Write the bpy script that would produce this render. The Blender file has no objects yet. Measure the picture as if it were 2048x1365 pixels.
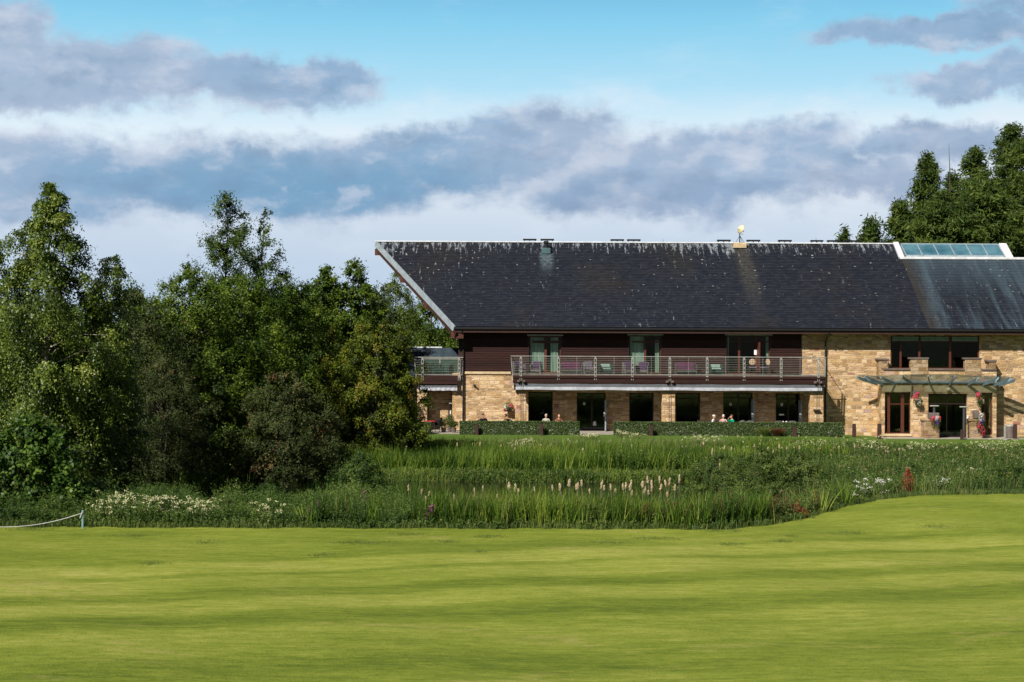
import bpy, bmesh, math, random
import numpy as np
from mathutils import Vector, Matrix, Euler
random.seed(7)
rng = np.random.default_rng(11)
S = bpy.context.scene
C = S.collection
# ------------------------------------------------------------------ camera
CAMH, CD, F, ROLL = 5.6, 100.0, 3200.0, 0.0045
cam_d = bpy.data.cameras.new('camera'); cam = bpy.data.objects.new('camera', cam_d); C.objects.link(cam)
cam_d.sensor_width = 36; cam_d.lens = F / 2048 * 36; cam_d.clip_end = 5000; cam_d.clip_start = 1
cam.location = (0, -CD, CAMH)
cam.rotation_euler = (Matrix.Rotation(-ROLL, 3, 'Y') @ Matrix.Rotation(math.radians(90), 3, 'X')).to_euler()
S.camera = cam
# ------------------------------------------------------------------ light
SUN = Vector((1.78, 2.5, -2.66)).normalized()
sd = bpy.data.lights.new('sun', 'SUN'); sd.energy = 4.6; sd.angle = math.radians(0.5); sd.color = (1.0, 0.93, 0.82)
so = bpy.data.objects.new('sun', sd); C.objects.link(so); so.rotation_euler = SUN.to_track_quat('-Z', 'Y').to_euler()
so.location = (-40, -60, 60)
S.view_settings.view_transform = 'Standard'; S.view_settings.look = 'None'
S.view_settings.exposure = 0.6; S.view_settings.gamma = 1
EXPO = 2 ** 0.6
def lin(c):
    return tuple((x / 255 / 12.92) if x <= 10 else ((x / 255 + 0.055) / 1.055) ** 2.4 for x in c)

class NT:
    """tiny helper for node trees"""
    def __init__(s, tree): s.t = tree; s.n = tree.nodes; s.l = tree.links
    def new(s, typ, **kw):
        n = s.n.new(typ)
        for k, v in kw.items(): setattr(n, k, v)
        return n
    def put(s, sock, v):
        if isinstance(v, bpy.types.NodeSocket): s.l.new(v, sock)
        elif v is not None:
            if hasattr(sock.default_value, '__len__') and not isinstance(v, str):
                v = tuple(v)
                if len(sock.default_value) == 4 and len(v) == 3: v = v + (1,)
            sock.default_value = v
    def m(s, op, a, b=None, c=None, clamp=False):
        n = s.new('ShaderNodeMath', operation=op); n.use_clamp = clamp
        for i, v in enumerate((a, b, c)):
            if v is not None: s.put(n.inputs[i], v)
        return n.outputs[0]
    def vm(s, op, a, b=None, c=None):
        n = s.new('ShaderNodeVectorMath', operation=op)
        for i, v in enumerate((a, b, c)):
            if v is not None: s.put(n.inputs[i], v)
        return n.outputs['Value'] if op in ('LENGTH', 'DOT_PRODUCT', 'DISTANCE') else n.outputs[0]
    def noise(s, vec, scale, detail=4, rough=0.55, dist=0.0):
        n = s.new('ShaderNodeTexNoise'); s.put(n.inputs['Vector'], vec)
        n.inputs['Scale'].default_value = scale; n.inputs['Detail'].default_value = detail
        n.inputs['Roughness'].default_value = rough; n.inputs['Distortion'].default_value = dist
        return n
    def mr(s, v, a, b, c=0.0, d=1.0, smooth=True):
        n = s.new('ShaderNodeMapRange'); n.interpolation_type = 'SMOOTHSTEP' if smooth else 'LINEAR'
        for i, x in enumerate((v, a, b, c, d)): s.put(n.inputs[i], x)
        return n.outputs[0]
    def ramp(s, fac, stops, interp='LINEAR'):
        n = s.new('ShaderNodeValToRGB'); n.color_ramp.interpolation = interp
        e = n.color_ramp.elements
        while len(e) > 1: e.remove(e[0])
        e[0].position = stops[0][0]; e[0].color = tuple(stops[0][1]) + (1,)
        for p, c in stops[1:]:
            x = e.new(p); x.color = tuple(c) + (1,)
        s.put(n.inputs[0], fac); return n.outputs[0]
    def mix(s, f, a, b, blend='MIX'):
        n = s.new('ShaderNodeMix', data_type='RGBA', blend_type=blend)
        s.put(n.inputs[0], f); s.put(n.inputs[6], a); s.put(n.inputs[7], b); return n.outputs[2]
    def sep(s, v):
        n = s.new('ShaderNodeSeparateXYZ'); s.put(n.inputs[0], v); return n.outputs
    def comb(s, x, y, z):
        n = s.new('ShaderNodeCombineXYZ')
        for i, v in enumerate((x, y, z)): s.put(n.inputs[i], v)
        return n.outputs[0]

# ------------------------------------------------------------------ world: sky and clouds, laid out by direction
world = bpy.data.worlds.new('World'); S.world = world; world.use_nodes = True
world.cycles.sampling_method = 'MANUAL'; world.cycles.sample_map_resolution = 512
def build_world():
    w = NT(world.node_tree); w.n.clear()
    out = w.new('ShaderNodeOutputWorld'); bg = w.new('ShaderNodeBackground')
    w.l.new(bg.outputs[0], out.inputs[0])
    bg.inputs[1].default_value = 0.1
    sky = w.new('ShaderNodeTexSky', sky_type='NISHITA'); sky.sun_disc = False
    sky.sun_elevation = math.asin(-SUN.z); sky.sun_rotation = math.atan2(-SUN.x, -SUN.y)
    tc = w.new('ShaderNodeTexCoord'); d = tc.outputs['Generated']
    x, y, z = w.sep(d)
    az = w.m('ARCTAN2', x, y); el = w.m('ARCSINE', z)
    U = w.m('MULTIPLY', az, 3.2); V = w.m('MULTIPLY', el, -3.2)      # thousands of photo pixels
    P = w.comb(U, V, 0.0)
    n1 = w.noise(P, 5.0, 6, 0.6); n2 = w.noise(P, 16.0, 5, 0.6)
    off = w.vm('SUBTRACT', n1.outputs['Color'], (0.5, 0.5, 0.5)); off = w.vm('MULTIPLY', off, (0.22, 0.13, 0))
    off2 = w.vm('SUBTRACT', n2.outputs['Color'], (0.5, 0.5, 0.5)); off2 = w.vm('MULTIPLY', off2, (0.07, 0.05, 0))
    Q = w.vm('ADD', w.vm('ADD', P, off), off2)
    blobs = [(20,120,120,85),(240,170,270,80),(500,170,240,55),(660,155,130,42),(60,215,260,45),
             (100,375,420,95),(560,370,420,85),(860,330,330,80),(1080,300,230,95),(1320,360,420,85),(1560,325,180,75),(1720,370,190,50),
             (1850,305,150,46),(1905,190,150,38),(2030,172,130,52),(1850,92,260,34),(2040,40,130,50)]
    dens = None
    for cx, cy, rx, ry in blobs:
        c = ((cx - 1024) / 1000, (cy - 682 - (cx - 1024) * ROLL) / 1000, 0)
        q = w.vm('MULTIPLY', w.vm('SUBTRACT', Q, c), (1000 / rx, 1000 / ry, 0))
        v = w.m('SUBTRACT', 1.0, w.vm('LENGTH', q))
        dens = v if dens is None else w.m('MAXIMUM', dens, v)
    fb = w.noise(w.vm('MULTIPLY', P, (1, 1.7, 1)), 9.0, 8, 0.62).outputs[0]
    den = w.m('ADD', dens, w.m('MULTIPLY', w.m('SUBTRACT', fb, 0.5), 0.9))
    mask = w.mr(den, -0.20, 0.34)
    e = lambda c, k=1.0: tuple(v * 10 * k / EXPO for v in lin(c))
    base = w.ramp(w.mr(V, -0.70, -0.05, 0, 1, False), [
        (0.0, e((118,190,230))), (0.12, e((140,209,240))), (0.3, e((176,224,247))), (0.45, e((226,242,252))), (0.6, e((222,232,243))),
        (0.72, e((206,220,236))), (0.85, e((194,212,232))), (1.0, e((184,204,226)))])
    # white wisps low down and between the banks
    wh = w.mr(w.noise(w.vm('MULTIPLY', P, (1, 2.2, 1)), 4.0, 6, 0.6).outputs[0], 0.45, 0.68)
    base = w.mix(w.m('MULTIPLY', w.m('MULTIPLY', wh, .55), w.m('MULTIPLY', w.mr(V, -0.56, -0.44), w.mr(V, -0.34, -0.20, 1, 0.35))), base, e((232,240,249)))
    # cloud body colour: blue-grey below, lilac above, light tops
    big = w.noise(w.vm('ADD', P, (3.1, 7.7, 0)), 2.6, 5, 0.55).outputs[0]
    fine = w.noise(w.vm('MULTIPLY', w.vm('ADD', P, (1.3, 2.7, 0)), (1, 1.8, 1)), 7.0, 6, 0.6).outputs[0]
    cl = w.mix(w.mr(big, 0.36, 0.62), e((146,176,208)), e((164,183,209)))
    cl = w.mix(w.mr(fine, 0.50, 0.74, 0, .8), cl, e((200,208,224)))
    blu = w.vm('LENGTH', w.vm('MULTIPLY', w.vm('SUBTRACT', Q, (-.42, -.30, 0)), (1.5, 8.0, 0)))
    cl = w.mix(w.mr(blu, 1.1, 0.1, 0, .85), cl, e((100, 154, 192)))
    cl = w.mix(w.m('MULTIPLY', w.mr(V, -.36, -.27), w.mr(U, -.1, .2, 0, .35)), cl, e((128, 150, 184)))
    light = w.m('MULTIPLY', w.mr(den, 0.50, 0.0), w.mr(fine, .40, .6, .4, 1.1))
    cl = w.mix(w.m('MULTIPLY', light, 0.5), cl, e((196,206,226)))
    # sunlit and shaded sides of the billows, from the slope of the same noise
    Q2 = w.vm('ADD', w.vm('MULTIPLY', P, (1, 1.7, 1)), w.vm('MULTIPLY', w.vm('ADD', off, off2), (.5, .5, 0)))
    fa = w.noise(Q2, 4.6, 6, 0.52).outputs[0]; fc = w.noise(w.vm('ADD', Q2, (0.016, 0.042, 0)), 4.6, 6, 0.52).outputs[0]
    rel = w.m('SUBTRACT', fc, fa)
    cl = w.mix(w.mr(rel, 0.0, 0.14, 0, .50), cl, e((214,220,234)))
    cl = w.mix(w.mr(rel, 0.0, -0.14, 0, .40), cl, e((112,142,176)))
    col = w.mix(w.m('MULTIPLY', mask, 0.93), base, cl)
    # thin veil everywhere
    veil = w.mr(w.noise(w.vm('MULTIPLY', P, (0.8, 2.6, 1)), 3.0, 7, 0.65).outputs[0], 0.5, 0.8)
    col = w.mix(w.m('MULTIPLY', veil, 0.25), col, e((232,240,250)))
    # above the photographed band and behind the camera it is the plain physical sky
    hi = w.mr(el, 0.24, 0.40)
    back = w.mr(w.m('ABSOLUTE', az), 0.55, 1.0)
    f = w.m('MAXIMUM', hi, back)
    hazy = w.mix(0.25, sky.outputs[0], (0.9, 0.95, 1.1))
    col = w.mix(f, col, w.vm('MULTIPLY', hazy, (0.27, 0.30, 0.35)))
    w.l.new(col, bg.inputs[0])
build_world()

# ------------------------------------------------------------------ materials
def mat(name, base=(0.5, 0.5, 0.5), rough=0.6, metal=0.0, spec=0.4, build=None):
    m = bpy.data.materials.new(name); m.use_nodes = True
    t = NT(m.node_tree); b = t.n['Principled BSDF']
    b.inputs['Base Color'].default_value = tuple(base) + (1,)
    b.inputs['Roughness'].default_value = rough; b.inputs['Metallic'].default_value = metal
    b.inputs['Specular IOR Level'].default_value = spec
    if build: build(t, b)
    else:   # slight weathering so that nothing is one flat colour
        tc = t.new('ShaderNodeTexCoord')
        n = t.noise(tc.outputs['Object'], 3.0, 5, 0.6)
        v = t.mr(n.outputs[0], 0.3, 0.7, 0.8, 1.12)
        t.put(b.inputs['Base Color'], t.vm('MULTIPLY', tuple(base), t.comb(v, v, v)))
    return m
def bump(t, b, h, strength=0.5, dist=0.02):
    n = t.new('ShaderNodeBump'); n.inputs['Strength'].default_value = strength; n.inputs['Distance'].default_value = dist
    t.put(n.inputs['Height'], h); t.l.new(n.outputs[0], b.inputs['Normal'])

def stone_build(dark=1.0, rot=False):
    def f(t, b):
        tc = t.new('ShaderNodeTexCoord'); x, y, z = t.sep(tc.outputs['Object'])
        u = t.m('SUBTRACT', x, y)
        p = t.comb(u, z, 0.0)
        wob = t.noise(p, 2.2, 2, 0.5).outputs['Color']
        p = t.vm('ADD', p, t.vm('MULTIPLY', t.vm('SUBTRACT', wob, (0.5, 0.5, 0.5)), (0.10, 0.05, 0)))
        def brick(w, h, offs, seed, squash):
            br = t.new('ShaderNodeTexBrick'); t.put(br.inputs['Vector'], t.vm('ADD', p, (seed, seed * 1.7, 0)))
            br.inputs['Color1'].default_value = (0, 0, 0, 1); br.inputs['Color2'].default_value = (1, 1, 1, 1)
            br.inputs['Mortar'].default_value = (0.5, 0.5, 0.5, 1)
            br.inputs['Scale'].default_value = 1.0; br.inputs['Mortar Size'].default_value = 0.016
            br.inputs['Mortar Smooth'].default_value = 0.4; br.inputs['Brick Width'].default_value = w
            br.inputs['Row Height'].default_value = h; br.offset = offs; br.squash = squash; br.squash_frequency = 3
            return br
        A = brick(0.50, 0.24, 0.37, 0.0, 0.62); B = brick(0.33, 0.12, 0.43, 5.3, 1.5)
        # choose big or small courses stone by stone, along the big course grid
        big = t.new('ShaderNodeTexVoronoi'); big.feature = 'F1'; t.put(big.inputs['Vector'], t.vm('MULTIPLY', p, (0.8, 4.17, 1))); big.inputs['Scale'].default_value = 1.0
        sel = t.m('GREATER_THAN', t.sep(big.outputs['Color'])[0], 0.66)
        c = t.mix(sel, A.outputs[0], B.outputs[0]); fac = t.m('ADD', t.m('MULTIPLY', A.outputs[1], t.m('SUBTRACT', 1.0, sel)), t.m('MULTIPLY', B.outputs[1], sel))
        k = dark
        s = lambda r, g, bl: (r * k * 1.02, g * k * .965, bl * k * 1.0)
        col = t.ramp(t.sep(c)[0], [(0.0, s(.50,.34,.155)), (0.14, s(.62,.48,.27)), (0.26, s(.36,.235,.105)), (0.38, s(.55,.40,.21)), (0.5, s(.66,.52,.32)),
                                   (0.62, s(.44,.30,.14)), (0.74, s(.60,.44,.25)), (0.86, s(.31,.22,.12)), (0.95, s(.48,.32,.23)), (0.978, s(.34,.15,.11)), (0.988, s(.40,.30,.26))], 'CONSTANT')
        blot = t.noise(p, 1.1, 4, 0.6).outputs[0]
        col = t.mix(t.mr(blot, 0.42, 0.75, 0, 0.35), col, s(.40,.27,.14))
        gr = t.noise(p, 38.0, 4, 0.7).outputs[0]
        g2 = t.mr(gr, 0.25, 0.75, 0.72, 1.22)
        col = t.vm('MULTIPLY', col, t.comb(g2, g2, g2))
        col = t.mix(t.m('MULTIPLY', fac, 0.75), col, s(.56,.45,.30))
        t.put(b.inputs['Base Color'], col)
        hh = t.m('ADD', t.m('MULTIPLY', t.m('SUBTRACT', 1.0, fac), 1.0), t.m('ADD', t.m('MULTIPLY', t.sep(c)[0], 0.5), t.m('MULTIPLY', t.noise(p, 9.0, 4, 0.6).outputs[0], 0.9)))
        bump(t, b, hh, 1.0, 0.075)
    return f
M = {}
M['stone'] = mat('coursed_sandstone', rough=0.9, spec=0.2, build=stone_build())
M['rubble'] = mat('rough_rubble', rough=0.9, spec=0.2, build=stone_build(0.60))
M['dressed'] = mat('dressed_sandstone', (0.52, 0.41, 0.25), 0.85, spec=0.2)
M['coping'] = mat('weathered_coping', (0.13, 0.10, 0.085), 0.9, spec=0.2)
def wood_build(t, b):
    tc = t.new('ShaderNodeTexCoord'); x, y, z = t.sep(tc.outputs['Object'])
    row = t.m('FLOOR', t.m('DIVIDE', z, 0.15))
    rn = t.new('ShaderNodeTexWhiteNoise'); rn.noise_dimensions = '1D'; t.put(rn.inputs['W'], row)
    g = t.noise(t.comb(x, y, t.m('MULTIPLY', z, 14)), 1.2, 6, 0.65).outputs[0]
    v = t.m('ADD', t.m('MULTIPLY', rn.outputs[0], 0.35), t.m('MULTIPLY', g, 0.9))
    col = t.ramp(v, [(0.25, (.012, .0042, .004)), (0.55, (.025, .0085, .0075)), (0.85, (.043, .016, .013)), (1.0, (.065, .03, .025))])
    t.put(b.inputs['Base Color'], col); bump(t, b, g, 0.3, 0.01)
M['wood'] = mat('stained_timber_cladding', rough=0.75, spec=0.25, build=wood_build)
M['brown'] = mat('brown_painted_timber', (0.040, 0.015, 0.011), 0.6)
M['redwood'] = mat('red_brown_joinery', (0.085, 0.022, 0.012), 0.5)
M['darkwood'] = mat('dark_joinery', (0.020, 0.008, 0.007), 0.5)
def slate_build(right=False):
    def f(t, b):
        uv = t.new('ShaderNodeUVMap'); uv.uv_map = 'uv'; p = uv.outputs[0]
        u, v, _ = t.sep(p)      # u metres along the ridge, v metres down the slope
        br = t.new('ShaderNodeTexBrick'); t.put(br.inputs['Vector'], p)
        br.inputs['Color1'].default_value = (0, 0, 0, 1); br.inputs['Color2'].default_value = (1, 1, 1, 1); br.inputs['Mortar'].default_value = (0, 0, 0, 1)
        br.inputs['Scale'].default_value = 1.0; br.inputs['Mortar Size'].default_value = 0.006; br.inputs['Brick Width'].default_value = 0.3; br.inputs['Row Height'].default_value = 0.2
        r = t.sep(br.outputs[0])[0]
        col = t.ramp(r, [(0, (.0100, .0130, .0215)), (0.4, (.0112, .0142, .0232)), (0.7, (.0125, .0152, .0240)), (1, (.0148, .0178, .0275))])
        brn = t.noise(t.vm('MULTIPLY', p, (0.16, 0.13, 1)), 1.0, 6, 0.6, 0.4).outputs[0]
        if not right:
            bm = t.mr(brn, 0.48, 0.72, 0, 0.55)
            col = t.mix(bm, col, (.022, .016, .011))
        else:
            col = t.mix(t.mr(t.noise(t.comb(t.m('MULTIPLY', u, 0.9), t.m('MULTIPLY', v, 0.07), 3.0), 1.0, 5, 0.65, 0.3).outputs[0], 0.42, 0.66, 0, 0.85), col, (.052, .080, .105))
            top = t.mr(v, 2.0, 8.0, 0.75, 0.0)
            col = t.mix(t.m('MULTIPLY', top, 0.6), col, (.055, .085, .11))
            seam = t.mr(u, 25.6, 27.2, 0.9, 0.0)
            col = t.mix(seam, col, (.030, .025, .020))
        # lichen and bird lime: short runs near the ridge, sparse specks lower down
        st = t.noise(t.comb(t.m('MULTIPLY', u, 4.2), t.m('MULTIPLY', v, 0.55), 0.0), 1.0, 6, 0.75).outputs[0]
        near = t.mr(v, 0.0, 2.4, 0.15, 0.0, False) if not right else t.mr(v, 0.0, 2.0, 0.03, 0.0, False)
        side = t.mr(t.noise(t.vm('MULTIPLY', p, (0.12, 0.08, 1)), 1.0, 2, 0.5).outputs[0], 0.45, 0.65, 0.0, 0.06)
        thr = t.m('SUBTRACT', 0.645, t.m('ADD', near, side))
        run = t.mr(st, thr, t.m('ADD', thr, 0.06), 0, 0.75)
        rough = t.noise(t.vm('MULTIPLY', p, (7, 9, 1)), 1.0, 3, 0.7).outputs[0]
        run = t.m('MULTIPLY', run, t.mr(rough, 0.40, 0.52))
        col = t.mix(run, col, (.32, .36, .40))
        vo = t.new('ShaderNodeTexVoronoi'); t.put(vo.inputs['Vector'], t.vm('MULTIPLY', p, (1.0, 1.9, 1))); vo.inputs['Scale'].default_value = 2.7
        sp = t.m('LESS_THAN', vo.outputs['Distance'], t.m('MULTIPLY', t.m('SUBTRACT', t.sep(vo.outputs['Color'])[0], 0.50), 0.42))
        patch = t.mr(t.noise(t.vm('MULTIPLY', p, (0.2, 0.2, 1)), 1.3, 3, 0.6).outputs[0], 0.40, 0.62, 0.12, 1.0)
        up = t.mr(v, 1.0, 9.5, 1.0, 0.25)
        col = t.mix(t.m('MULTIPLY', sp, t.m('MULTIPLY', patch, up)), col, (.45, .46, .43))
        # run-off streaks below the roof fittings
        if not right:
            for cx, v0, v1, wd, cc, k in ((2.25, 1.4, 4.2, 0.42, (.13, .18, .21), 0.8), (15.35, 0.2, 9.6, 0.62, (.085, .08, .06), 0.6), (11.2, 1.6, 5.5, 0.9, (.04, .036, .022), 0.35), (5.6, 3.0, 8.5, 1.6, (.035, .026, .014), 0.35)):
                dx = t.m('ABSOLUTE', t.m('SUBTRACT', u, t.m('ADD', cx, t.m('MULTIPLY', t.m('SUBTRACT', v, v0), 0.02))))
                wx = t.mr(t.m('ADD', dx, t.m('MULTIPLY', t.m('SUBTRACT', brn, 0.5), 0.8)), wd * 0.3, wd * 1.25, 1, 0); wy = t.m('MULTIPLY', t.mr(v, v0 - 0.3, v0 + 0.2), t.mr(v, v0 + 0.3 * (v1 - v0), v1, 1, 0.12))
                spk = t.mr(t.noise(t.vm('MULTIPLY', p, (4, 11, 1)), 1.0, 4, 0.7).outputs[0], 0.40, 0.60, 0.15, 1.0)
                wy = t.m('MULTIPLY', wy, t.mr(v, v1, v1 + 0.4, 1, 0))
                col = t.mix(t.m('MULTIPLY', t.m('MULTIPLY', wx, wy), t.m('MULTIPLY', spk, k)), col, cc)
        t.put(b.inputs['Base Color'], col)
        t.put(b.inputs['Roughness'], t.mr(r, 0, 1, 0.55, 0.8))
        bump(t, b, r, 0.12, 0.006)
    return f
M['slate'] = mat('dark_slate', rough=0.7, spec=0.3, build=slate_build())
M['slate_blue'] = mat('streaked_blue_slate', rough=0.7, spec=0.3, build=slate_build(True))
M['lead'] = mat('weathered_lead', (0.34, 0.40, 0.45), 0.55, 0.3)
M['white_lead'] = mat('white_flashing', (0.62, 0.64, 0.67), 0.6)
M['black'] = mat('black_pvc', (0.012, 0.012, 0.014), 0.45)
M['steel'] = mat('galvanised_steel', (0.33, 0.335, 0.31), 0.45, 0.2)
M['fin'] = mat('blue_grey_steel', (0.24, 0.31, 0.36), 0.5, 0.0)
M['sage'] = mat('sage_green_paint', (0.20, 0.29, 0.25), 0.6)
M['awning_g'] = mat('grey_awning_cloth', (0.075, 0.085, 0.10), 0.8)
M['awning_w'] = mat('pale_awning_valance', (0.42, 0.44, 0.50), 0.8)
M['cream'] = mat('cream_dish', (0.62, 0.55, 0.36), 0.5)
M['teal'] = mat('teal_flashing', (0.06, 0.12, 0.13), 0.5)
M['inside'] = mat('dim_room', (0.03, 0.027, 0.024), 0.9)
M['white'] = mat('white_plastic', (0.75, 0.75, 0.75), 0.4)
M['purple'] = mat('purple_cushion', (0.05, 0.022, 0.068), 0.8)
M['lilac'] = mat('lilac_cushion', (0.11, 0.09, 0.125), 0.8)
M['magenta'] = mat('magenta_cushion', (0.075, 0.013, 0.048), 0.8)
M['rattan'] = mat('dark_rattan', (0.040, 0.045, 0.038), 0.7)
M['greyrattan'] = mat('grey_rattan', (0.10, 0.095, 0.085), 0.8)
M['redcloth'] = mat('red_tabletop', (0.55, 0.03, 0.06), 0.5)
M['greenchair'] = mat('dark_green_paint', (0.015, 0.045, 0.032), 0.5)
M['purlin'] = mat('red_brown_purlins', (0.075, 0.020, 0.011), 0.6)
M['darkmetal'] = mat('dark_grey_metal', (0.05, 0.055, 0.06), 0.5)
M['post'] = mat('brown_bollard_timber', (0.045, 0.020, 0.015), 0.8)
M['binm'] = mat('grey_brown_bin', (0.14, 0.11, 0.10), 0.6)
M['paving'] = mat('terrace_paving', (0.30, 0.27, 0.23), 0.9)
M['bluegreen'] = mat('blue_green_stake', (0.15, 0.27, 0.27), 0.6)
M['rope'] = mat('white_rope', (0.45, 0.46, 0.46), 0.8)
def curtain_build(t, b):
    tc = t.new('ShaderNodeTexCoord'); x, y, z = t.sep(tc.outputs['Object'])
    g = t.noise(t.comb(t.m('MULTIPLY', x, 9), y, t.m('MULTIPLY', z, 0.4)), 1.0, 3, 0.5).outputs[0]
    t.put(b.inputs['Base Color'], t.ramp(g, [(0.3, (.42, .56, .48)), (0.6, (.80, .86, .80))]))
M['curtain'] = mat('pale_green_curtain', rough=0.9, spec=0.1, build=curtain_build)
def glass_build(refl, tint):
    def f(t, b):
        out = t.n['Material Output']
        tr = t.new('ShaderNodeBsdfTransparent'); tr.inputs[0].default_value = tint + (1,)
        gl = t.new('ShaderNodeBsdfGlossy'); gl.inputs['Roughness'].default_value = 0.04; gl.inputs[0].default_value = (0.85, 0.9, 0.95, 1)
        fr = t.new('ShaderNodeFresnel'); fr.inputs[0].default_value = 1.5
        mx = t.new('ShaderNodeMixShader'); t.put(mx.inputs[0], t.m('ADD', t.m('MULTIPLY', fr.outputs[0], 0.55), refl, clamp=True))
        t.l.new(tr.outputs[0], mx.inputs[1]); t.l.new(gl.outputs[0], mx.inputs[2]); t.l.new(mx.outputs[0], out.inputs[0])
        t.n.remove(b)
    return f
M['glass'] = mat('window_glass', build=glass_build(0.0, (0.8, 0.86, 0.83)))
M['canopy_glass'] = mat('canopy_glass', build=glass_build(0.05, (0.80, 0.85, 0.86)))
def sky_glass(t, b):
    tc = t.new('ShaderNodeTexCoord')
    n = t.noise(tc.outputs['Object'], 0.8, 4, 0.6).outputs[0]
    t.put(b.inputs['Base Color'], t.ramp(n, [(0.35, (.03, .10, .14)), (0.65, (.09, .20, .25))]))
    b.inputs['Roughness'].default_value = 0.12; b.inputs['Specular IOR Level'].default_value = 0.8
M['skyglass'] = mat('skylight_glass', build=sky_glass)

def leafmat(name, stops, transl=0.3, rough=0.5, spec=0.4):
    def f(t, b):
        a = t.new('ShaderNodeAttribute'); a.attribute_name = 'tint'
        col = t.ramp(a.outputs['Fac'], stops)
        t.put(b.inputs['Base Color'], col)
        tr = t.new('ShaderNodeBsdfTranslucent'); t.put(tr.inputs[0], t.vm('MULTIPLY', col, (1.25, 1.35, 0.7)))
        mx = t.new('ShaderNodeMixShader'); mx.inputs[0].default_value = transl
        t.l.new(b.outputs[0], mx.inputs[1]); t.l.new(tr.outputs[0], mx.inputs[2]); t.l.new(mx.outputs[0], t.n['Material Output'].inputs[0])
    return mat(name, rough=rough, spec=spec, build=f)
L = {}
L['birch'] = leafmat('birch_leaves', [(0, (.026, .044, .010)), (0.5, (.072, .118, .016)), (0.85, (.150, .205, .028)), (1, (.25, .28, .06))], 0.3, 0.42, 0.3)
L['deep'] = leafmat('dark_green_leaves', [(0, (.013, .028, .005)), (0.6, (.042, .078, .011)), (1, (.105, .150, .022))], 0.25, .5, .2)
L['mid'] = leafmat('mid_green_leaves', [(0, (.018, .038, .004)), (0.55, (.062, .110, .009)), (1, (.155, .205, .020))], 0.28, .5, .2)
L['olive'] = leafmat('grey_olive_leaves', [(0, (.016, .026, .007)), (0.6, (.046, .064, .017)), (0.93, (.088, .108, .032)), (1, (.14, .10, .04))], 0.2, .55, .15)
L['hornbeam'] = leafmat('yellow_green_leaves', [(0, (.018, .032, .003)), (0.55, (.066, .098, .007)), (0.92, (.15, .175, .014)), (1, (.19, .13, .02))], 0.28, .5, .2)
L['rusty'] = leafmat('rust_brown_leaves', [(0, (.045, .022, .010)), (0.6, (.11, .042, .018)), (1, (.19, .065, .028))], 0.25)
L['shiny'] = leafmat('broad_bright_leaves', [(0, (.020, .048, .008)), (0.6, (.045, .095, .014)), (1, (.12, .19, .028))], 0.25, 0.45, 0.2)
L['conifer'] = leafmat('conifer_needles', [(0, (.014, .030, .007)), (0.5, (.044, .076, .013)), (1, (.115, .155, .027))], 0.2, 0.6, .15)
L['far'] = leafmat('distant_leaves', [(0, (.018, .034, .012)), (1, (.045, .072, .022))], 0.2)
L['willow'] = leafmat('willow_scrub_leaves', [(0, (.020, .042, .008)), (0.55, (.064, .108, .020)), (1, (.16, .205, .045))], 0.3, .5, .2)
L['herb'] = leafmat('waterside_herb_leaves', [(0, (.010, .028, .006)), (0.5, (.038, .080, .013)), (0.85, (.11, .170, .03)), (1, (.21, .25, .07))], 0.3, .5, .2)
L['reed'] = leafmat('reed_blades', [(0, (.018, .050, .010)), (0.42, (.055, .115, .014)), (0.70, (.135, .215, .024)), (0.88, (.26, .33, .055)), (1, (.34, .28, .13))], 0.35, 0.5, .2)
L['dry'] = leafmat('dry_straw', [(0, (.10, .075, .035)), (0.6, (.22, .17, .09)), (1, (.38, .31, .19))], 0.25, 0.8, 0.2)
L['meadow'] = leafmat('meadow_grass', [(0, (.036, .070, .014)), (0.5, (.095, .145, .028)), (0.82, (.18, .21, .050)), (1, (.30, .25, .12))], 0.3, 0.6)
L['cream'] = leafmat('cream_blossom', [(0, (.40, .40, .20)), (1, (.62, .60, .40))], 0.2, 0.8, 0.1)
L['whitef'] = leafmat('white_blossom', [(0, (.55, .55, .50)), (1, (.80, .80, .78))], 0.2, 0.8, 0.1)
L['purplef'] = leafmat('purple_blossom', [(0, (.20, .04, .17)), (1, (.42, .10, .34))], 0.2, 0.8, 0.1)
L['redf'] = leafmat('red_blossom', [(0, (.35, .02, .03)), (0.6, (.55, .05, .10)), (1, (.65, .10, .25))], 0.2, 0.8, 0.1)
L['violetf'] = leafmat('violet_blossom', [(0, (.10, .04, .30)), (1, (.25, .10, .50))], 0.2, 0.8, 0.1)
L['turf'] = leafmat('turf_blades', [(0, (.045, .080, .012)), (0.6, (.115, .17, .024)), (1, (.21, .25, .045))], 0.3, 0.7, 0.1)
L['hedge'] = leafmat('beech_hedge_leaves', [(0, (.025, .050, .012)), (0.6, (.052, .090, .020)), (1, (.11, .155, .038))], 0.2, 0.4, 0.5)
def bark_build(a, c):
    def f(t, b):
        tc = t.new('ShaderNodeTexCoord'); x, y, z = t.sep(tc.outputs['Object'])
        n = t.noise(t.comb(t.m('MULTIPLY', x, 2), t.m('MULTIPLY', y, 2), t.m('MULTIPLY', z, 7)), 1.6, 5, 0.65).outputs[0]
        t.put(b.inputs['Base Color'], t.ramp(n, [(0.38, a), (0.58, c)])); bump(t, b, n, 0.5, 0.02)
    return f
M['bark'] = mat('grey_brown_bark', rough=0.9, build=bark_build((.030, .024, .018), (.075, .062, .048)))
M['birchbark'] = mat('white_birch_bark', rough=0.8, build=bark_build((.05, .045, .04), (.42, .38, .31)))
M['paletwig'] = mat('pale_bare_twigs', (0.20, 0.17, 0.13), 0.8)
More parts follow.
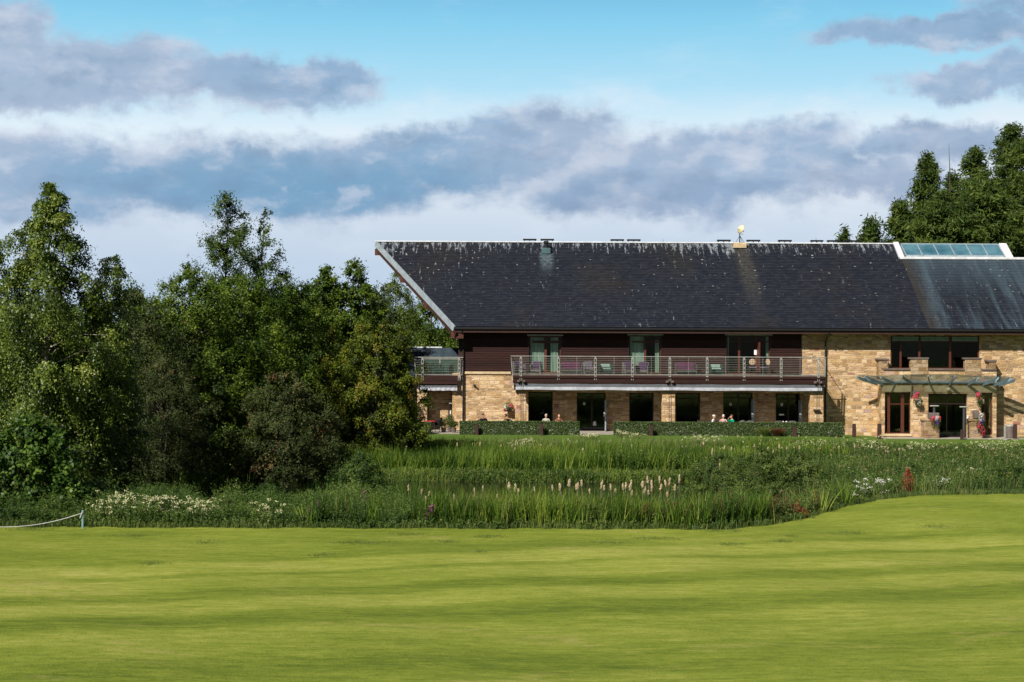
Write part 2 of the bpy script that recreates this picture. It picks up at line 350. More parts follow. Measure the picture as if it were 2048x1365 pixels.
# ------------------------------------------------------------------ mesh helpers
class MB:
    def __init__(s): s.v = []; s.f = []; s.uv = []
    def quad(s, a, b, c, d, uv=None):
        i = len(s.v); s.v += [a, b, c, d]; s.f.append((i, i + 1, i + 2, i + 3)); s.uv.append(uv)
    def poly(s, pts):
        i = len(s.v); s.v += list(pts); s.f.append(tuple(range(i, i + len(pts)))); s.uv.append(None)
    def box(s, x0, x1, y0, y1, z0, z1, bev=0.0, rot=None, piv=None):
        if x0 > x1: x0, x1 = x1, x0
        if y0 > y1: y0, y1 = y1, y0
        if z0 > z1: z0, z1 = z1, z0
        bev = min(bev, (x1 - x0) / 2.5, (y1 - y0) / 2.5, (z1 - z0) / 2.5)
        i = len(s.v)
        if bev <= 0:
            vs = [(x, y, z) for z in (z0, z1) for (x, y) in ((x0, y0), (x1, y0), (x1, y1), (x0, y1))]
            fs = [(0, 3, 2, 1), (4, 5, 6, 7), (0, 1, 5, 4), (1, 2, 6, 5), (2, 3, 7, 6), (3, 0, 4, 7)]
        else:
            bm = bmesh.new(); bmesh.ops.create_cube(bm, size=1)
            for v in bm.verts: v.co = Vector(((x0 + x1) / 2 + v.co.x * (x1 - x0), (y0 + y1) / 2 + v.co.y * (y1 - y0), (z0 + z1) / 2 + v.co.z * (z1 - z0)))
            bmesh.ops.bevel(bm, geom=bm.edges[:], offset=bev, segments=1, affect='EDGES')
            vs = [tuple(v.co) for v in bm.verts]; fs = [tuple(v.index for v in f.verts) for f in bm.faces]; bm.free()
        if rot is not None:
            p = Vector(piv) if piv else Vector(((x0 + x1) / 2, (y0 + y1) / 2, (z0 + z1) / 2))
            vs = [tuple(rot @ (Vector(v) - p) + p) for v in vs]
        s.v += vs
        for f in fs: s.f.append(tuple(i + k for k in f)); s.uv.append(None)
        return s
    def tube(s, pts, radii, n=8, cap=True):
        pts = [Vector(p) for p in pts]
        if not hasattr(radii, '__len__'): radii = [radii] * len(pts)
        i0 = len(s.v); up = None
        for k, p in enumerate(pts):
            t = (pts[min(k + 1, len(pts) - 1)] - pts[max(k - 1, 0)]).normalized()
            a = t.cross(Vector((0.31, 0.12, 0.94)) if abs(t.z) < 0.9 else Vector((1, 0.1, 0))).normalized() if up is None else (up - t * up.dot(t)).normalized()
            up = a; b = t.cross(a)
            for j in range(n):
                an = 2 * math.pi * j / n; s.v.append(tuple(p + (a * math.cos(an) + b * math.sin(an)) * radii[k]))
        for k in range(len(pts) - 1):
            for j in range(n):
                j2 = (j + 1) % n
                s.f.append((i0 + k * n + j, i0 + k * n + j2, i0 + (k + 1) * n + j2, i0 + (k + 1) * n + j)); s.uv.append(None)
        if cap:
            s.f.append(tuple(i0 + j for j in reversed(range(n)))); s.uv.append(None)
            s.f.append(tuple(i0 + (len(pts) - 1) * n + j for j in range(n))); s.uv.append(None)
        return s
    def lathe(s, prof, c=(0, 0, 0), n=16, rot=None):
        i0 = len(s.v); c = Vector(c)
        for r, z in prof:
            for j in range(n):
                an = 2 * math.pi * j / n; p = Vector((r * math.cos(an), r * math.sin(an), z))
                if rot is not None: p = rot @ p
                s.v.append(tuple(p + c))
        for k in range(len(prof) - 1):
            for j in range(n):
                j2 = (j + 1) % n
                s.f.append((i0 + k * n + j, i0 + k * n + j2, i0 + (k + 1) * n + j2, i0 + (k + 1) * n + j)); s.uv.append(None)
        s.f.append(tuple(i0 + j for j in reversed(range(n)))); s.uv.append(None)
        s.f.append(tuple(i0 + (len(prof) - 1) * n + j for j in range(n))); s.uv.append(None)
        return s
    def prism(s, poly, y0, y1):      # polygon in x,z extruded along y
        n = len(poly); i = len(s.v)
        s.v += [(x, y0, z) for x, z in poly] + [(x, y1, z) for x, z in poly]
        s.f.append(tuple(range(i, i + n))); s.f.append(tuple(reversed(range(i + n, i + 2 * n)))); s.uv += [None, None]
        for k in range(n):
            k2 = (k + 1) % n; s.f.append((i + k2, i + k, i + n + k, i + n + k2)); s.uv.append(None)
        return s
def wloc(o):
    p = Vector((0, 0, 0))
    while o is not None: p += o.location; o = o.parent
    return p
def obj(name, mb, m, parent=None, smooth=False, mats=None):
    me = bpy.data.meshes.new(name)
    off = wloc(parent)
    me.from_pydata([(v[0] - off.x, v[1] - off.y, v[2] - off.z) for v in mb.v], [], mb.f)
    if any(u is not None for u in mb.uv):
        lay = me.uv_layers.new(name='uv'); k = 0
        for f, u in zip(mb.f, mb.uv):
            for j in range(len(f)):
                lay.data[k].uv = u[j] if u is not None else (0, 0)
                k += 1
    me.materials.append(m)
    bm = bmesh.new(); bm.from_mesh(me)
    if smooth:
        for f in bm.faces: f.smooth = True
    if not any(u is not None for u in mb.uv): bmesh.ops.recalc_face_normals(bm, faces=bm.faces)
    bm.to_mesh(me); bm.free()
    o = bpy.data.objects.new(name, me); C.objects.link(o)
    if parent is not None: o.parent = parent
    return o
def tag(o, label=None, cat=None, group=None, kind=None):
    if label: o['label'] = label
    if cat: o['category'] = cat
    if group: o['group'] = group
    if kind: o['kind'] = kind
    return o
def thing(name, label, cat, loc=(0, 0, 0), group=None, rz=0):
    o = bpy.data.objects.new(name, None); C.objects.link(o); o.location = loc; o.rotation_euler = (0, 0, rz)
    o.empty_display_size = 0.3
    return tag(o, label, cat, group)
def dup(root, loc, rz=0, label=None, group=None, scale=None):
    r = root.copy(); C.objects.link(r); r.location = loc; r.rotation_euler = (0, 0, rz)
    if label: r['label'] = label
    if group: r['group'] = group
    if scale: r.scale = (scale,) * 3 if not hasattr(scale, '__len__') else scale
    for ch in list(root.children):
        c = ch.copy(); C.objects.link(c); c.parent = r
        for g in list(ch.children):
            d = g.copy(); C.objects.link(d); d.parent = c
    return r
def W(px, py, Y):        # a photo pixel on the plane y=Y, in metres
    u, v = px - 1024, py - 682.5
    u2, v2 = u + v * ROLL, v - u * ROLL
    d = (Y + CD) / F
    return u2 * d, CAMH - v2 * d
def WX(px, Y): return W(px, 700, Y)[0]
def WZ(py, Y, px=1300): return W(px, py, Y)[1]

# ------------------------------------------------------------------ terrain
EX = np.array([-400, -40, -10, 7, 8.5, 10, 11.3, 12.6, 14, 17, 20, 40, 400.]); EY = np.array([-46, -47.2, -47.4, -47.2, -46.2, -44.2, -42.2, -40.4, -39.0, -38.2, -37.8, -37, -37.])
def sst(x, a, b):
    t = np.clip((x - a) / (b - a), 0, 1); return t * t * (3 - 2 * t)
def edge(x): return np.interp(x, EX, EY) + 0.12 * np.sin(np.asarray(x) * 1.7) + 0.08 * np.sin(np.asarray(x) * 4.1)
def lump(x, y): return 0.06 * np.sin(x * 0.31 + 1) * np.cos(y * 0.23) + 0.03 * np.sin(x * 0.9 + y * 0.5)
def H(x, y):
    x = np.asarray(x, float); y = np.asarray(y, float)
    e = edge(x)
    fair = -0.6 + lump(x, y) * sst(np.abs(y - e), 0, 6) + 0.33 * sst(x, 10, 17) * sst(y, -52, -40)
    right = sst(x, 9, 14); left = 1 - sst(x, -20, -9)
    low = -1.12 + 0.35 * left + 0.45 * right
    terr = 0.0 - 0.25 * sst(x, 18, 23)
    bank = sst(y, -13.5, -8.5)
    bank = np.maximum(bank, right * 0.55 * sst(y, -34, -14))
    back = low + (terr - low) * bank
    t = sst(y - e, 0.1, 3.2)
    z = fair + (back - fair) * t
    # the pond basin
    pd = sst(y, -42.0, -39.5) * (1 - sst(y, -23.6, -21.8 )) * sst(x, -16, -12) * (1 - sst(x, 8.5, 12))
    z = z - 0.9 * pd
    far = sst(y, 25, 60); z = z + 0.15 * lump(x, y) * far
    return z
def axis(a, b, f0, f1, fine, coarse):
    out = [a]; p = a
    while p < b:
        st = fine if f0 <= p <= f1 else coarse if min(abs(p - f0), abs(p - f1)) > 40 else 4.0
        p += st; out.append(p)
    return np.array(out)
def grid_mesh(xs, ys, zf, name, m, mask=None):
    X, Y = np.meshgrid(xs, ys); Z = zf(X, Y)
    v = np.stack([X.ravel(), Y.ravel(), Z.ravel()], 1)
    nx = len(xs); ii = np.arange(len(ys) - 1)[:, None] * nx + np.arange(nx - 1)[None]
    q = np.stack([ii, ii + 1, ii + nx + 1, ii + nx], -1).reshape(-1, 4)
    me = bpy.data.meshes.new(name); npmesh(me, v, q, True); me.materials.append(m)
    o = bpy.data.objects.new(name, me); C.objects.link(o); return o
def npmesh(me, v, q, smooth=False, tint=None):
    k = q.shape[1]
    me.vertices.add(len(v)); me.vertices.foreach_set('co', np.asarray(v, np.float32).ravel())
    me.loops.add(q.size); me.loops.foreach_set('vertex_index', np.asarray(q, np.int32).ravel())
    me.polygons.add(len(q)); me.polygons.foreach_set('loop_start', np.arange(0, q.size, k, dtype=np.int32))
    if smooth: me.polygons.foreach_set('use_smooth', np.ones(len(q), bool))
    if tint is not None:
        a = me.attributes.new('tint', 'FLOAT', 'POINT'); a.data.foreach_set('value', np.asarray(tint, np.float32))
    me.update(calc_edges=True)

def fairway_build(t, b):
    tc = t.new('ShaderNodeTexCoord'); p = tc.outputs['Object']; x, y, z = t.sep(p)
    wob = t.m('MULTIPLY', t.m('SUBTRACT', t.noise(p, 0.06, 3, 0.5).outputs[0], 0.5), 1.5)
    s = t.m('ADD', t.m('SUBTRACT', y, t.m('MULTIPLY', x, 0.27)), wob)
    g = lambda v: (v, v, v)
    pos = lambda q: (q + 80) / 30
    rb = t.ramp(t.mr(s, -80, -50, 0, 1, False), [(pos(a), g(v)) for a, v in ((-79, .65), (-76, .3), (-73.5, .62), (-71, .6), (-69.8, .25), (-68.6, .22), (-67.2, .62), (-64.6, .68), (-63.6, .30), (-62.4, .28), (-61.7, .72), (-60.3, .74), (-59.8, .30), (-58.7, .32), (-58.1, .78), (-56.1, .80), (-55.8, .45), (-55.4, .46), (-55.1, .85), (-53.2, .80), (-52.5, .35), (-52.2, .45), (-51.6, .5))])
    band = t.m('MULTIPLY', t.m('SUBTRACT', t.sep(rb)[0], 0.5), t.m('ADD', 0.15, t.m('MULTIPLY', t.noise(p, 0.16, 3, 0.6).outputs[0], 0.20)))
    # the semi rough near the pond is not striped
    cut = t.mr(s, -52.6, -52.0, 1.0, 0.3)
    n1 = t.noise(t.vm('MULTIPLY', p, (0.4, 1.1, 1)), 0.36, 6, 0.62).outputs[0]
    n2 = t.noise(t.vm('MULTIPLY', p, (0.8, 1.6, 1)), 2.2, 6, 0.68).outputs[0]
    n3 = t.noise(t.vm('MULTIPLY', p, (1, 1.2, 1)), 22, 4, 0.75).outputs[0]
    f = t.m('ADD', t.m('MULTIPLY', band, cut), t.m('ADD', t.m('MULTIPLY', n1, 0.36), t.m('ADD', t.m('ADD', t.m('MULTIPLY', n2, 0.28), t.m('MULTIPLY', t.noise(t.vm('MULTIPLY', p, (0.7, 1.5, 1)), 7.5, 5, 0.75).outputs[0], 0.26)), t.m('ADD', t.m('MULTIPLY', n3, 0.30), t.m('MULTIPLY', t.noise(t.vm('MULTIPLY', p, (0.30, 2.4, 1)), 2.6, 5, 0.7).outputs[0], 0.34)))))
    col = t.ramp(f, [(0.52, (.044, .078, .008)), (0.66, (.112, .158, .014)), (0.78, (.190, .238, .026)), (0.90, (.30, .325, .058)), (1.02, (.44, .40, .13))])
    dry = t.m('MULTIPLY', t.mr(t.noise(t.vm('MULTIPLY', p, (0.35, 1.0, 1)), 0.8, 5, 0.6).outputs[0], 0.56, 0.72, 0, 0.5), t.mr(n2, 0.4, 0.6))
    col = t.mix(dry, col, (.34, .275, .11))
    dk = t.mr(t.noise(t.vm('MULTIPLY', p, (0.6, 2.0, 1)), 3.1, 4, 0.7).outputs[0], 0.66, 0.74, 0, 0.7)
    col = t.mix(t.m('MULTIPLY', dk, cut), col, (.05, .075, .012))
    t.put(b.inputs['Base Color'], col); bump(t, b, t.m('ADD', t.m('MULTIPLY', n3, 1.0), t.m('MULTIPLY', n2, 0.8)), 0.8, 0.05)
M['fairway'] = mat('mown_fairway_turf', rough=0.85, spec=0.15, build=fairway_build)
def ground_build(t, b):
    tc = t.new('ShaderNodeTexCoord'); p = tc.outputs['Object']; x, y, z = t.sep(p)
    n = t.noise(p, 1.3, 6, 0.65).outputs[0]; n3 = t.noise(p, 18, 4, 0.75).outputs[0]
    marsh = t.ramp(n, [(0.3, (.018, .024, .010)), (0.7, (.045, .060, .018))])
    lawn = t.ramp(t.m('ADD', t.m('MULTIPLY', n, 0.6), t.m('MULTIPLY', n3, 0.4)), [(0.35, (.060, .115, .018)), (0.65, (.105, .165, .028))])
    f = t.m('MULTIPLY', t.mr(y, -13.0, -10.5), t.mr(y, 30, 60, 1, 0.4))
    t.put(b.inputs['Base Color'], t.mix(f, marsh, lawn)); bump(t, b, n3, 0.6, 0.04)
M['ground'] = mat('rough_ground', rough=0.95, spec=0.1, build=ground_build)
def water_build(t, b):
    tc = t.new('ShaderNodeTexCoord')
    n = t.noise(t.vm('MULTIPLY', tc.outputs['Object'], (1, 2.2, 1)), 2.0, 4, 0.6).outputs[0]
    b.inputs['Base Color'].default_value = (.010, .012, .007, 1); b.inputs['Roughness'].default_value = 0.06
    bump(t, b, n, 0.08, 0.03)
M['water'] = mat('dark_pond_water', rough=0.05, spec=0.5, build=water_build)

xs = axis(-700, 700, -30, 40, 0.5, 30.0); ys = axis(-400, 900, -60, 0, 0.4, 30.0)
def Hg(X, Y): return H(X, Y) - 0.22 * (1 - sst(Y - edge(X), -1.2, -0.1))
tag(grid_mesh(xs, ys, Hg, 'ground', M['ground']), kind='structure')
def fair_mesh():
    xs = axis(-300, 300, -26, 34, 0.4, 25.0); n = 120
    T = np.linspace(0, 1, n) ** 2.0
    Xg = np.repeat(xs[None], n, 0); E = edge(xs)[None] + 0.25
    Yg = E - T[:, None] * 260
    Zg = H(Xg, Yg) + 0.012
    v = np.stack([Xg.ravel(), Yg.ravel(), Zg.ravel()], 1); nx = len(xs)
    ii = np.arange(n - 1)[:, None] * nx + np.arange(nx - 1)[None]
    q = np.stack([ii, ii + nx, ii + nx + 1, ii + 1], -1).reshape(-1, 4)
    me = bpy.data.meshes.new('fairway'); npmesh(me, v, q, True); me.materials.append(M['fairway'])
    o = bpy.data.objects.new('fairway', me); C.objects.link(o); tag(o, kind='structure')
fair_mesh()
mb = MB(); mb.box(-20, 13, -43.5, -17, -2.3, -1.22); tag(obj('pond_water', mb, M['water']), kind='structure')
mb = MB(); mb.box(-10, 18.9, -3.9, 0.5, -0.3, 0.012); tag(obj('terrace', mb, M['paving']), kind='structure')
mb = MB(); mb.box(22.6, 31.5, -2.6, 0.5, -0.6, -0.235); tag(obj('entrance_path', mb, M['paving']), kind='structure')

# ------------------------------------------------------------------ foliage helpers (numpy)
def unit(v): return v / np.maximum(np.linalg.norm(v, axis=1, keepdims=True), 1e-9)
class Fol:
    def __init__(s): s.P = []; s.T = []
    def leaves(s, c, nrm, L_, Wd, tint, axis_=None, jit=1.0):
        """diamond leaves at c with normal nrm"""
        n = len(c)
        if n == 0: return
        r = rng.normal(size=(n, 3)) if axis_ is None else axis_ + rng.normal(size=(n, 3)) * 0.35 * jit
        a = unit(np.cross(nrm, np.cross(r, nrm))); b = np.cross(nrm, a)
        L_ = np.broadcast_to(L_, (n,))[:, None] * rng.uniform(0.65, 1.3, (n, 1)); Wd = np.broadcast_to(Wd, (n,))[:, None] * rng.uniform(0.7, 1.2, (n, 1))
        q = np.stack([c - a * L_ * .5, c + b * Wd * .5 - nrm * Wd * 0.12, c + a * L_ * .5, c - b * Wd * .5 - nrm * Wd * 0.12], 1)
        s.P.append(q.reshape(-1, 3)); s.T.append(np.repeat(np.clip(tint, 0, 1), 4))
    def blades(s, base, h, w, lean, tint, bend=0.35, seg=3):
        n = len(base); 
        if n == 0: return
        az = rng.uniform(0, 2 * np.pi, n); side = np.stack([np.cos(az), np.sin(az), 0 * az], 1)
        h = np.broadcast_to(h, (n,)); w = np.broadcast_to(w, (n,))
        prev = None
        bd = rng.uniform(0.2, 1.0, n) * bend
        for k in range(seg + 1):
            t = k / seg
            c = base + np.stack([lean[:, 0] * h * (t * 0.5 + bd * t * t), lean[:, 1] * h * (t * 0.5 + bd * t * t), h * (t - 0.45 * bd * t ** 3)], 1)
            ww = (w * (1 - t) ** 0.7 * 0.5 + 0.0015)[:, None]
            l, r = c - side * ww, c + side * ww
            if prev is not None:
                s.P.append(np.stack([prev[0], prev[1], r, l], 1).reshape(-1, 3)); s.T.append(np.repeat(np.clip(tint, 0, 1), 4))
            prev = (l, r)
    def make(s, name, m, parent=None):
        v = np.concatenate(s.P); off = wloc(parent); v = v - np.array(off)[None]
        q = np.arange(len(v)).reshape(-1, 4)
        me = bpy.data.meshes.new(name); npmesh(me, v, q, False, np.concatenate(s.T)); me.materials.append(m)
        o = bpy.data.objects.new(name, me); C.objects.link(o)
        if parent is not None: o.parent = parent
        return o
def env(prof, h): return np.interp(h, [p[0] for p in prof], [p[1] for p in prof])
def make_tree(name, label, cat, base, Ht, prof, leaf, nclump=120, cr=0.7, sprigs=16, lps=10, lsize=0.10, lw=0.06, up=0.3, outw=0.8, droop=0.0,
              bark='bark', trunk_r=0.14, group=None, hb=0.08, lean=(0, 0), core=0.45, flat=1.0, trunks=1, limbs=34, mats2=None, wind=0.0, tipbright=0.25):
    """prof: list of (height fraction, radius in m). Foliage grows along sprigs that leave clump centres."""
    g0 = float(H(base[0], base[1])); B = np.array([base[0], base[1], g0])
    root = thing(name, label, cat, tuple(B), group)
    R = max(p[1] for p in prof)
    cen = []
    while len(cen) < nclump:
        h = rng.uniform(hb, 0.985); r = env(prof, h)
        if rng.uniform() > (r / R) ** 1.0 + 0.06: continue
        a = rng.uniform(0, 2 * np.pi); rr = r * math.sqrt(rng.uniform(core ** 2, 1.0))
        rr *= 1 + 0.20 * math.sin(a * 3 + h * 17 + base[0]) + 0.16 * math.sin(a * 2 - h * 29 + base[1]) 
        rr = max(rr - cr * 0.5, 0)
        cen.append((rr * math.cos(a) + lean[0] * h * Ht, rr * math.sin(a) * flat + lean[1] * h * Ht, h * Ht))
    cen = np.array(cen)
    crr = cr * rng.uniform(0.6, 1.35, nclump) * np.clip(env(prof, cen[:, 2] / Ht) / R, 0.35, 1) ** 0.5
    ax = np.stack([lean[0] * cen[:, 2], lean[1] * cen[:, 2], cen[:, 2]], 1)
    outd = unit(cen - ax + rng.normal(size=cen.shape) * 0.05)
    ctint = rng.normal(0.44, 0.21, nclump)
    N = nclump * sprigs
    ci = np.repeat(np.arange(nclump), sprigs)
    d = unit(outd[ci] * outw + np.array([wind, 0, up]) + rng.normal(size=(N, 3)) * 0.75)
    Ls = crr[ci] * rng.uniform(0.6, 1.45, N)
    li = np.repeat(np.arange(N), lps); t = rng.uniform(0.12, 1.0, N * lps)
    p = cen[ci][li] + d[li] * (Ls[li] * t)[:, None]
    p[:, 2] -= droop * Ls[li] * t ** 2
    p += rng.normal(size=p.shape) * 0.035 + rng.normal(size=p.shape) * (crr[ci][li] * 0.10)[:, None]
    nr = unit(d[li] * 0.5 + outd[ci][li] * 0.5 + np.array([-0.15, -0.25, 0.45]) + rng.normal(size=p.shape) * 0.75)
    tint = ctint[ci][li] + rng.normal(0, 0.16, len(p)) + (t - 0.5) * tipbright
    keep = p[:, 2] > 0.05
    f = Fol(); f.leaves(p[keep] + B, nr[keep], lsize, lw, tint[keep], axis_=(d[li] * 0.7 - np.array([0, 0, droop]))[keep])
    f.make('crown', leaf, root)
    if mats2:    # a few dead or coloured sprigs
        for nm, mm, frac in mats2:
            k = rng.choice(nclump, max(1, int(nclump * frac)), replace=False)
            pp = np.repeat(cen[k], 60, 0) + rng.normal(size=(len(k) * 60, 3)) * (crr[k].repeat(60) * 0.33)[:, None] + np.repeat(outd[k], 60, 0) * (crr[k].repeat(60) * 0.6)[:, None]
            f = Fol(); f.leaves(pp + B, unit(rng.normal(size=pp.shape) + np.array([0, -0.5, 0.3])), lsize, lw, rng.uniform(0, 1, len(pp))); f.make(nm, mm, root)
    tb = MB()
    for q in range(trunks):
        ang = 2.1 * q + base[0]; sp = 0.0 if trunks == 1 else 0.35
        pts = []; top = 0.93 if q == 0 else 0.75
        for k in range(9):
            h = k / 8 * top; pts.append((B[0] + lean[0] * h * Ht + sp * math.cos(ang) * (0.3 + 2 * h) + 0.06 * math.sin(h * 9 + q), B[1] + lean[1] * h * Ht + sp * math.sin(ang) * (0.3 + 2 * h), g0 - 0.15 + h * Ht))
        tb.tube(pts, [trunk_r * (1 - k / 8 * 0.88) * (1.25 if k == 0 else 1) for k in range(9)], 7)
    for k in rng.choice(nclump, min(limbs, nclump), replace=False):
        c = cen[k]; h0 = max(c[2] - 0.45 * math.hypot(c[0] - ax[k][0], c[1] - ax[k][1]) - 0.5, 0.12 * Ht) if droop < 0.5 else c[2] * 0.92
        a0 = Vector((B[0] + lean[0] * h0, B[1] + lean[1] * h0, g0 + h0)); a1 = Vector(B + c)
        mid = (a0 + a1) / 2 + Vector((0, 0, 0.12 * (a1 - a0).length))
        r0 = trunk_r * 0.35 * (1 - 0.6 * h0 / Ht)
        tb.tube([a0, mid, a1], [r0, r0 * 0.6, r0 * 0.25], 5, False)
    obj('trunk', tb, M[bark], root, True)
    return root
def make_conifer(name, label, cat, base, Ht, R, leaf, group=None, hb=0.15, gap=0.42, dens=1.0, dr=0.25, trunk_r=0.3, shape=0.8, bare=0.0):
    g0 = float(H(base[0], base[1])); B = np.array([base[0], base[1], g0]); root = thing(name, label, cat, tuple(B), group)
    tb = MB(); tb.tube([(B[0] + 0.08 * math.sin(k), B[1], g0 - 0.2 + Ht * k / 10) for k in range(11)], [trunk_r * (1 - k / 10.4) for k in range(11)], 8)
    f = Fol(); z = hb * Ht; P = []; D = []; T = []; Nn = []
    while z < Ht * 0.995:
        fr = (Ht - z) / (Ht * (1 - hb)); rr = R * fr ** shape
        for k in range(int(rng.integers(4, 7))):
            a = rng.uniform(0, 2 * np.pi); Lb = rr * rng.uniform(0.55, 1.15) * (1 + 0.25 * math.sin(z * 0.9 + a * 2)) + 0.25
            zz = z + rng.uniform(-0.2, 0.2)
            n = int(dens * (15 * Lb + 5)); t = rng.uniform(0.12, 1.0, n) ** 0.8
            dx = np.array([math.cos(a), math.sin(a), 0]); sx = np.array([-math.sin(a), math.cos(a), 0])
            lat = rng.uniform(-1, 1, n) * (0.12 + 0.30 * Lb * (1 - t) * t * 2 + 0.08)
            pp = dx[None] * (Lb * t)[:, None] + sx[None] * lat[:, None]
            pp[:, 2] = zz + Lb * (0.18 * t - dr * t ** 1.4 + 0.12 * t ** 3) - np.abs(lat) * 0.25 + rng.normal(0, 0.05, n)
            P.append(pp); D.append(unit(dx[None] * 1.0 + sx[None] * (np.sign(lat) * 0.7)[:, None] + np.array([0, 0, -0.45]) + rng.normal(size=(n, 3)) * 0.3))
            T.append(np.full(n, rng.normal(0.45, 0.15)) + (t - 0.5) * 0.3 + rng.normal(0, 0.1, n))
            if Lb > 0.8: tb.tube([(B[0], B[1], g0 + zz), (B[0] + dx[0] * Lb * .5, B[1] + dx[1] * Lb * .5, g0 + zz + Lb * (0.09 - dr * .38)), (B[0] + dx[0] * Lb * .95, B[1] + dx[1] * Lb * .95, g0 + zz + Lb * (0.28 - dr))], [0.05, 0.03, 0.012], 4, False)
        z += gap * rng.uniform(0.7, 1.3) * (0.6 + 0.6 * fr)
    P = np.concatenate(P); D = np.concatenate(D); T = np.concatenate(T)
    P = P + rng.normal(size=P.shape) * np.array([.16, .16, .22]); D = unit(D + rng.normal(size=D.shape) * .45)
    nr = unit(rng.normal(size=P.shape) * 0.9 + np.array([-0.25, -0.5, 0.6]))
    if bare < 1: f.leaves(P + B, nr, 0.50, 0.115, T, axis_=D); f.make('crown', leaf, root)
    obj('trunk', tb, M['bark'], root, True); return root
# ------------------------------------------------------------------ the clubhouse
XE, XR = -3.62, -9.27                    # left end of the eave and of the ridge
YE, YR = -0.9, 8.0; ZE, ZR = 6.48, 12.27
XJ, XEND = 25.85, 46.0                   # where the taller roof ends
SL = math.hypot(YR - YE, ZR - ZE); TS = (ZR - ZE) / (YR - YE)
def sp(v, x=0, lift=0.0):                # point on the front slope, v metres down from the ridge
    k = v / SL; return (x, YR + (YE - YR) * k - lift * 0.545, ZR + (ZE - ZR) * k + lift * 0.838)
def xl(v): return XR + (XE - XR) * v / SL
club = thing('clubhouse', 'long two-storey clubhouse of tan sandstone and dark timber boarding under a big dark slate roof', 'building', (10, 6, 0))
def slope_rows(x0f, x1, v0, v1, m, name, parent):
    mb = MB(); n = int(round((v1 - v0) / 0.2)); st = (v1 - v0) / n
    for i in range(n):
        a, b_ = v0 + i * st, v0 + (i + 1) * st
        xa, xb = x0f(a), x0f(b_)
        p0, p1, p2, p3 = sp(b_, xb, 0.024), sp(b_, x1, 0.024), sp(a, x1, 0.0), sp(a, xa, 0.0)
        mb.quad(p0, p1, p2, p3, [(xb, b_), (x1, b_), (x1, a), (xa, a)])
        mb.quad(sp(b_, xb, 0.0), sp(b_, x1, 0.0), sp(b_, x1, 0.024), sp(b_, xb, 0.024), [(xb, b_), (x1, b_), (x1, b_), (xb, b_)])
    return obj(name, mb, m, parent)
roof = slope_rows(xl, XJ, 0.0, SL, M['slate'], 'roof', club)
VC = 2.02                                # the right hand roof is cut off here below the ridge line
roof2 = slope_rows(lambda v: XJ + 0.002, XEND, VC, SL, M['slate_blue'], 'roof', club); roof2['label'] = 'bluer slate slope with pale streaks'
mb = MB()   # rear slope, closing faces, soffit
BY = 2 * YR - YE
mb.poly([(XR, YR, ZR - 0.02), (XJ, YR, ZR - 0.02), (XJ, BY, ZE), (XE, BY, ZE)])
c = sp(VC); cb = 2 * YR - c[1]
mb.poly([(XJ, cb, c[2]), (XEND, cb, c[2]), (XEND, BY, ZE), (XJ, BY, ZE)])
mb.poly([(XJ, c[1], c[2] - 0.01), (XEND, c[1], c[2] - 0.01), (XEND, cb, c[2] - 0.01), (XJ, cb, c[2] - 0.01)])
mb.poly([(XJ - 0.003, c[1], c[2]), (XJ - 0.003, cb, c[2]), (XJ - 0.003, YR, ZR - 0.03)])
mb.poly([(XEND, YE, ZE), (XEND, BY, ZE), (XEND, cb, c[2]), (XEND, c[1], c[2])])
obj('rear_slope', mb, M['slate'], roof)
D = 0.34   # soffit boards under the prow
mb = MB()
mb.poly([(XR + .05, YR, ZR - D), (XE + .05, YE + .05, ZE - D), (XEND, YE + .05, ZE - D), (XEND, 0.02, ZE - D), (-3.1, 0.02, ZE + TS * .92 - D), (-3.1, YR, ZR - D)])
mb.poly([(XR + .05, YR, ZR - D), (-3.1, YR, ZR - D), (-3.1, BY, ZE - D), (XE + .05, BY, ZE - D)])
obj('soffit', mb, M['brown'], roof)
def bar(A, B_, w, h, up=Vector((0, 0, 1)), off=0.0):
    A, B_ = Vector(A), Vector(B_); t = (B_ - A).normalized(); s = t.cross(up).normalized(); u = s.cross(t)
    m_ = MB(); pts = []
    for P_ in (A, B_):
        for a, b_ in ((-1, 0), (1, 0), (1, 1), (-1, 1)): pts.append(tuple(P_ + s * (w / 2 * a + off) + u * h * b_))
    m_.v = pts; m_.f = [(0, 1, 2, 3), (7, 6, 5, 4), (0, 4, 5, 1), (1, 5, 6, 2), (2, 6, 7, 3), (3, 7, 4, 0)]; m_.uv = [None] * 6
    return m_
def join(*ms):
    r = MB()
    for m_ in ms:
        i = len(r.v); r.v += m_.v; r.f += [tuple(i + k for k in f) for f in m_.f]; r.uv += m_.uv
    return r
A, B_ = Vector(sp(0, XR)), Vector(sp(SL, XE))
verge = obj('verge_cladding', join(bar(A + Vector((0, 0, -0.30)), B_ + Vector((0, 0, -0.30)), 0.10, 0.36), bar((XR, YR, ZR - .30), (XE, BY, ZE - .3), 0.1, 0.36)), M['lead'], roof)
obj('bargeboard', join(bar(A + Vector((0.09, 0, -0.66)), B_ + Vector((0.09, 0, -0.66)), 0.07, 0.36), bar((XR + .05, YR, ZR - .52), (XE + .05, BY, ZE - .52), 0.07, 0.22)), M['brown'], roof)
mb = MB()
for v in (0.12, 3.7, 6.9, 10.4):
    p = sp(v, xl(v)); mb = MB(); mb.box(p[0] - 0.06, -3.0, p[1] - 0.14, p[1] + 0.14, p[2] - 0.86, p[2] - 0.45, 0.01); obj('purlin', mb, M['purlin'], roof)
for v in (3.7, 6.9): mb = MB(); p = sp(v, xl(v)); mb.box(p[0] - 0.06, -3.0, 2 * YR - p[1] - 0.14, 2 * YR - p[1] + 0.14, p[2] - 0.86, p[2] - 0.45, 0.01); obj('purlin', mb, M['purlin'], roof)
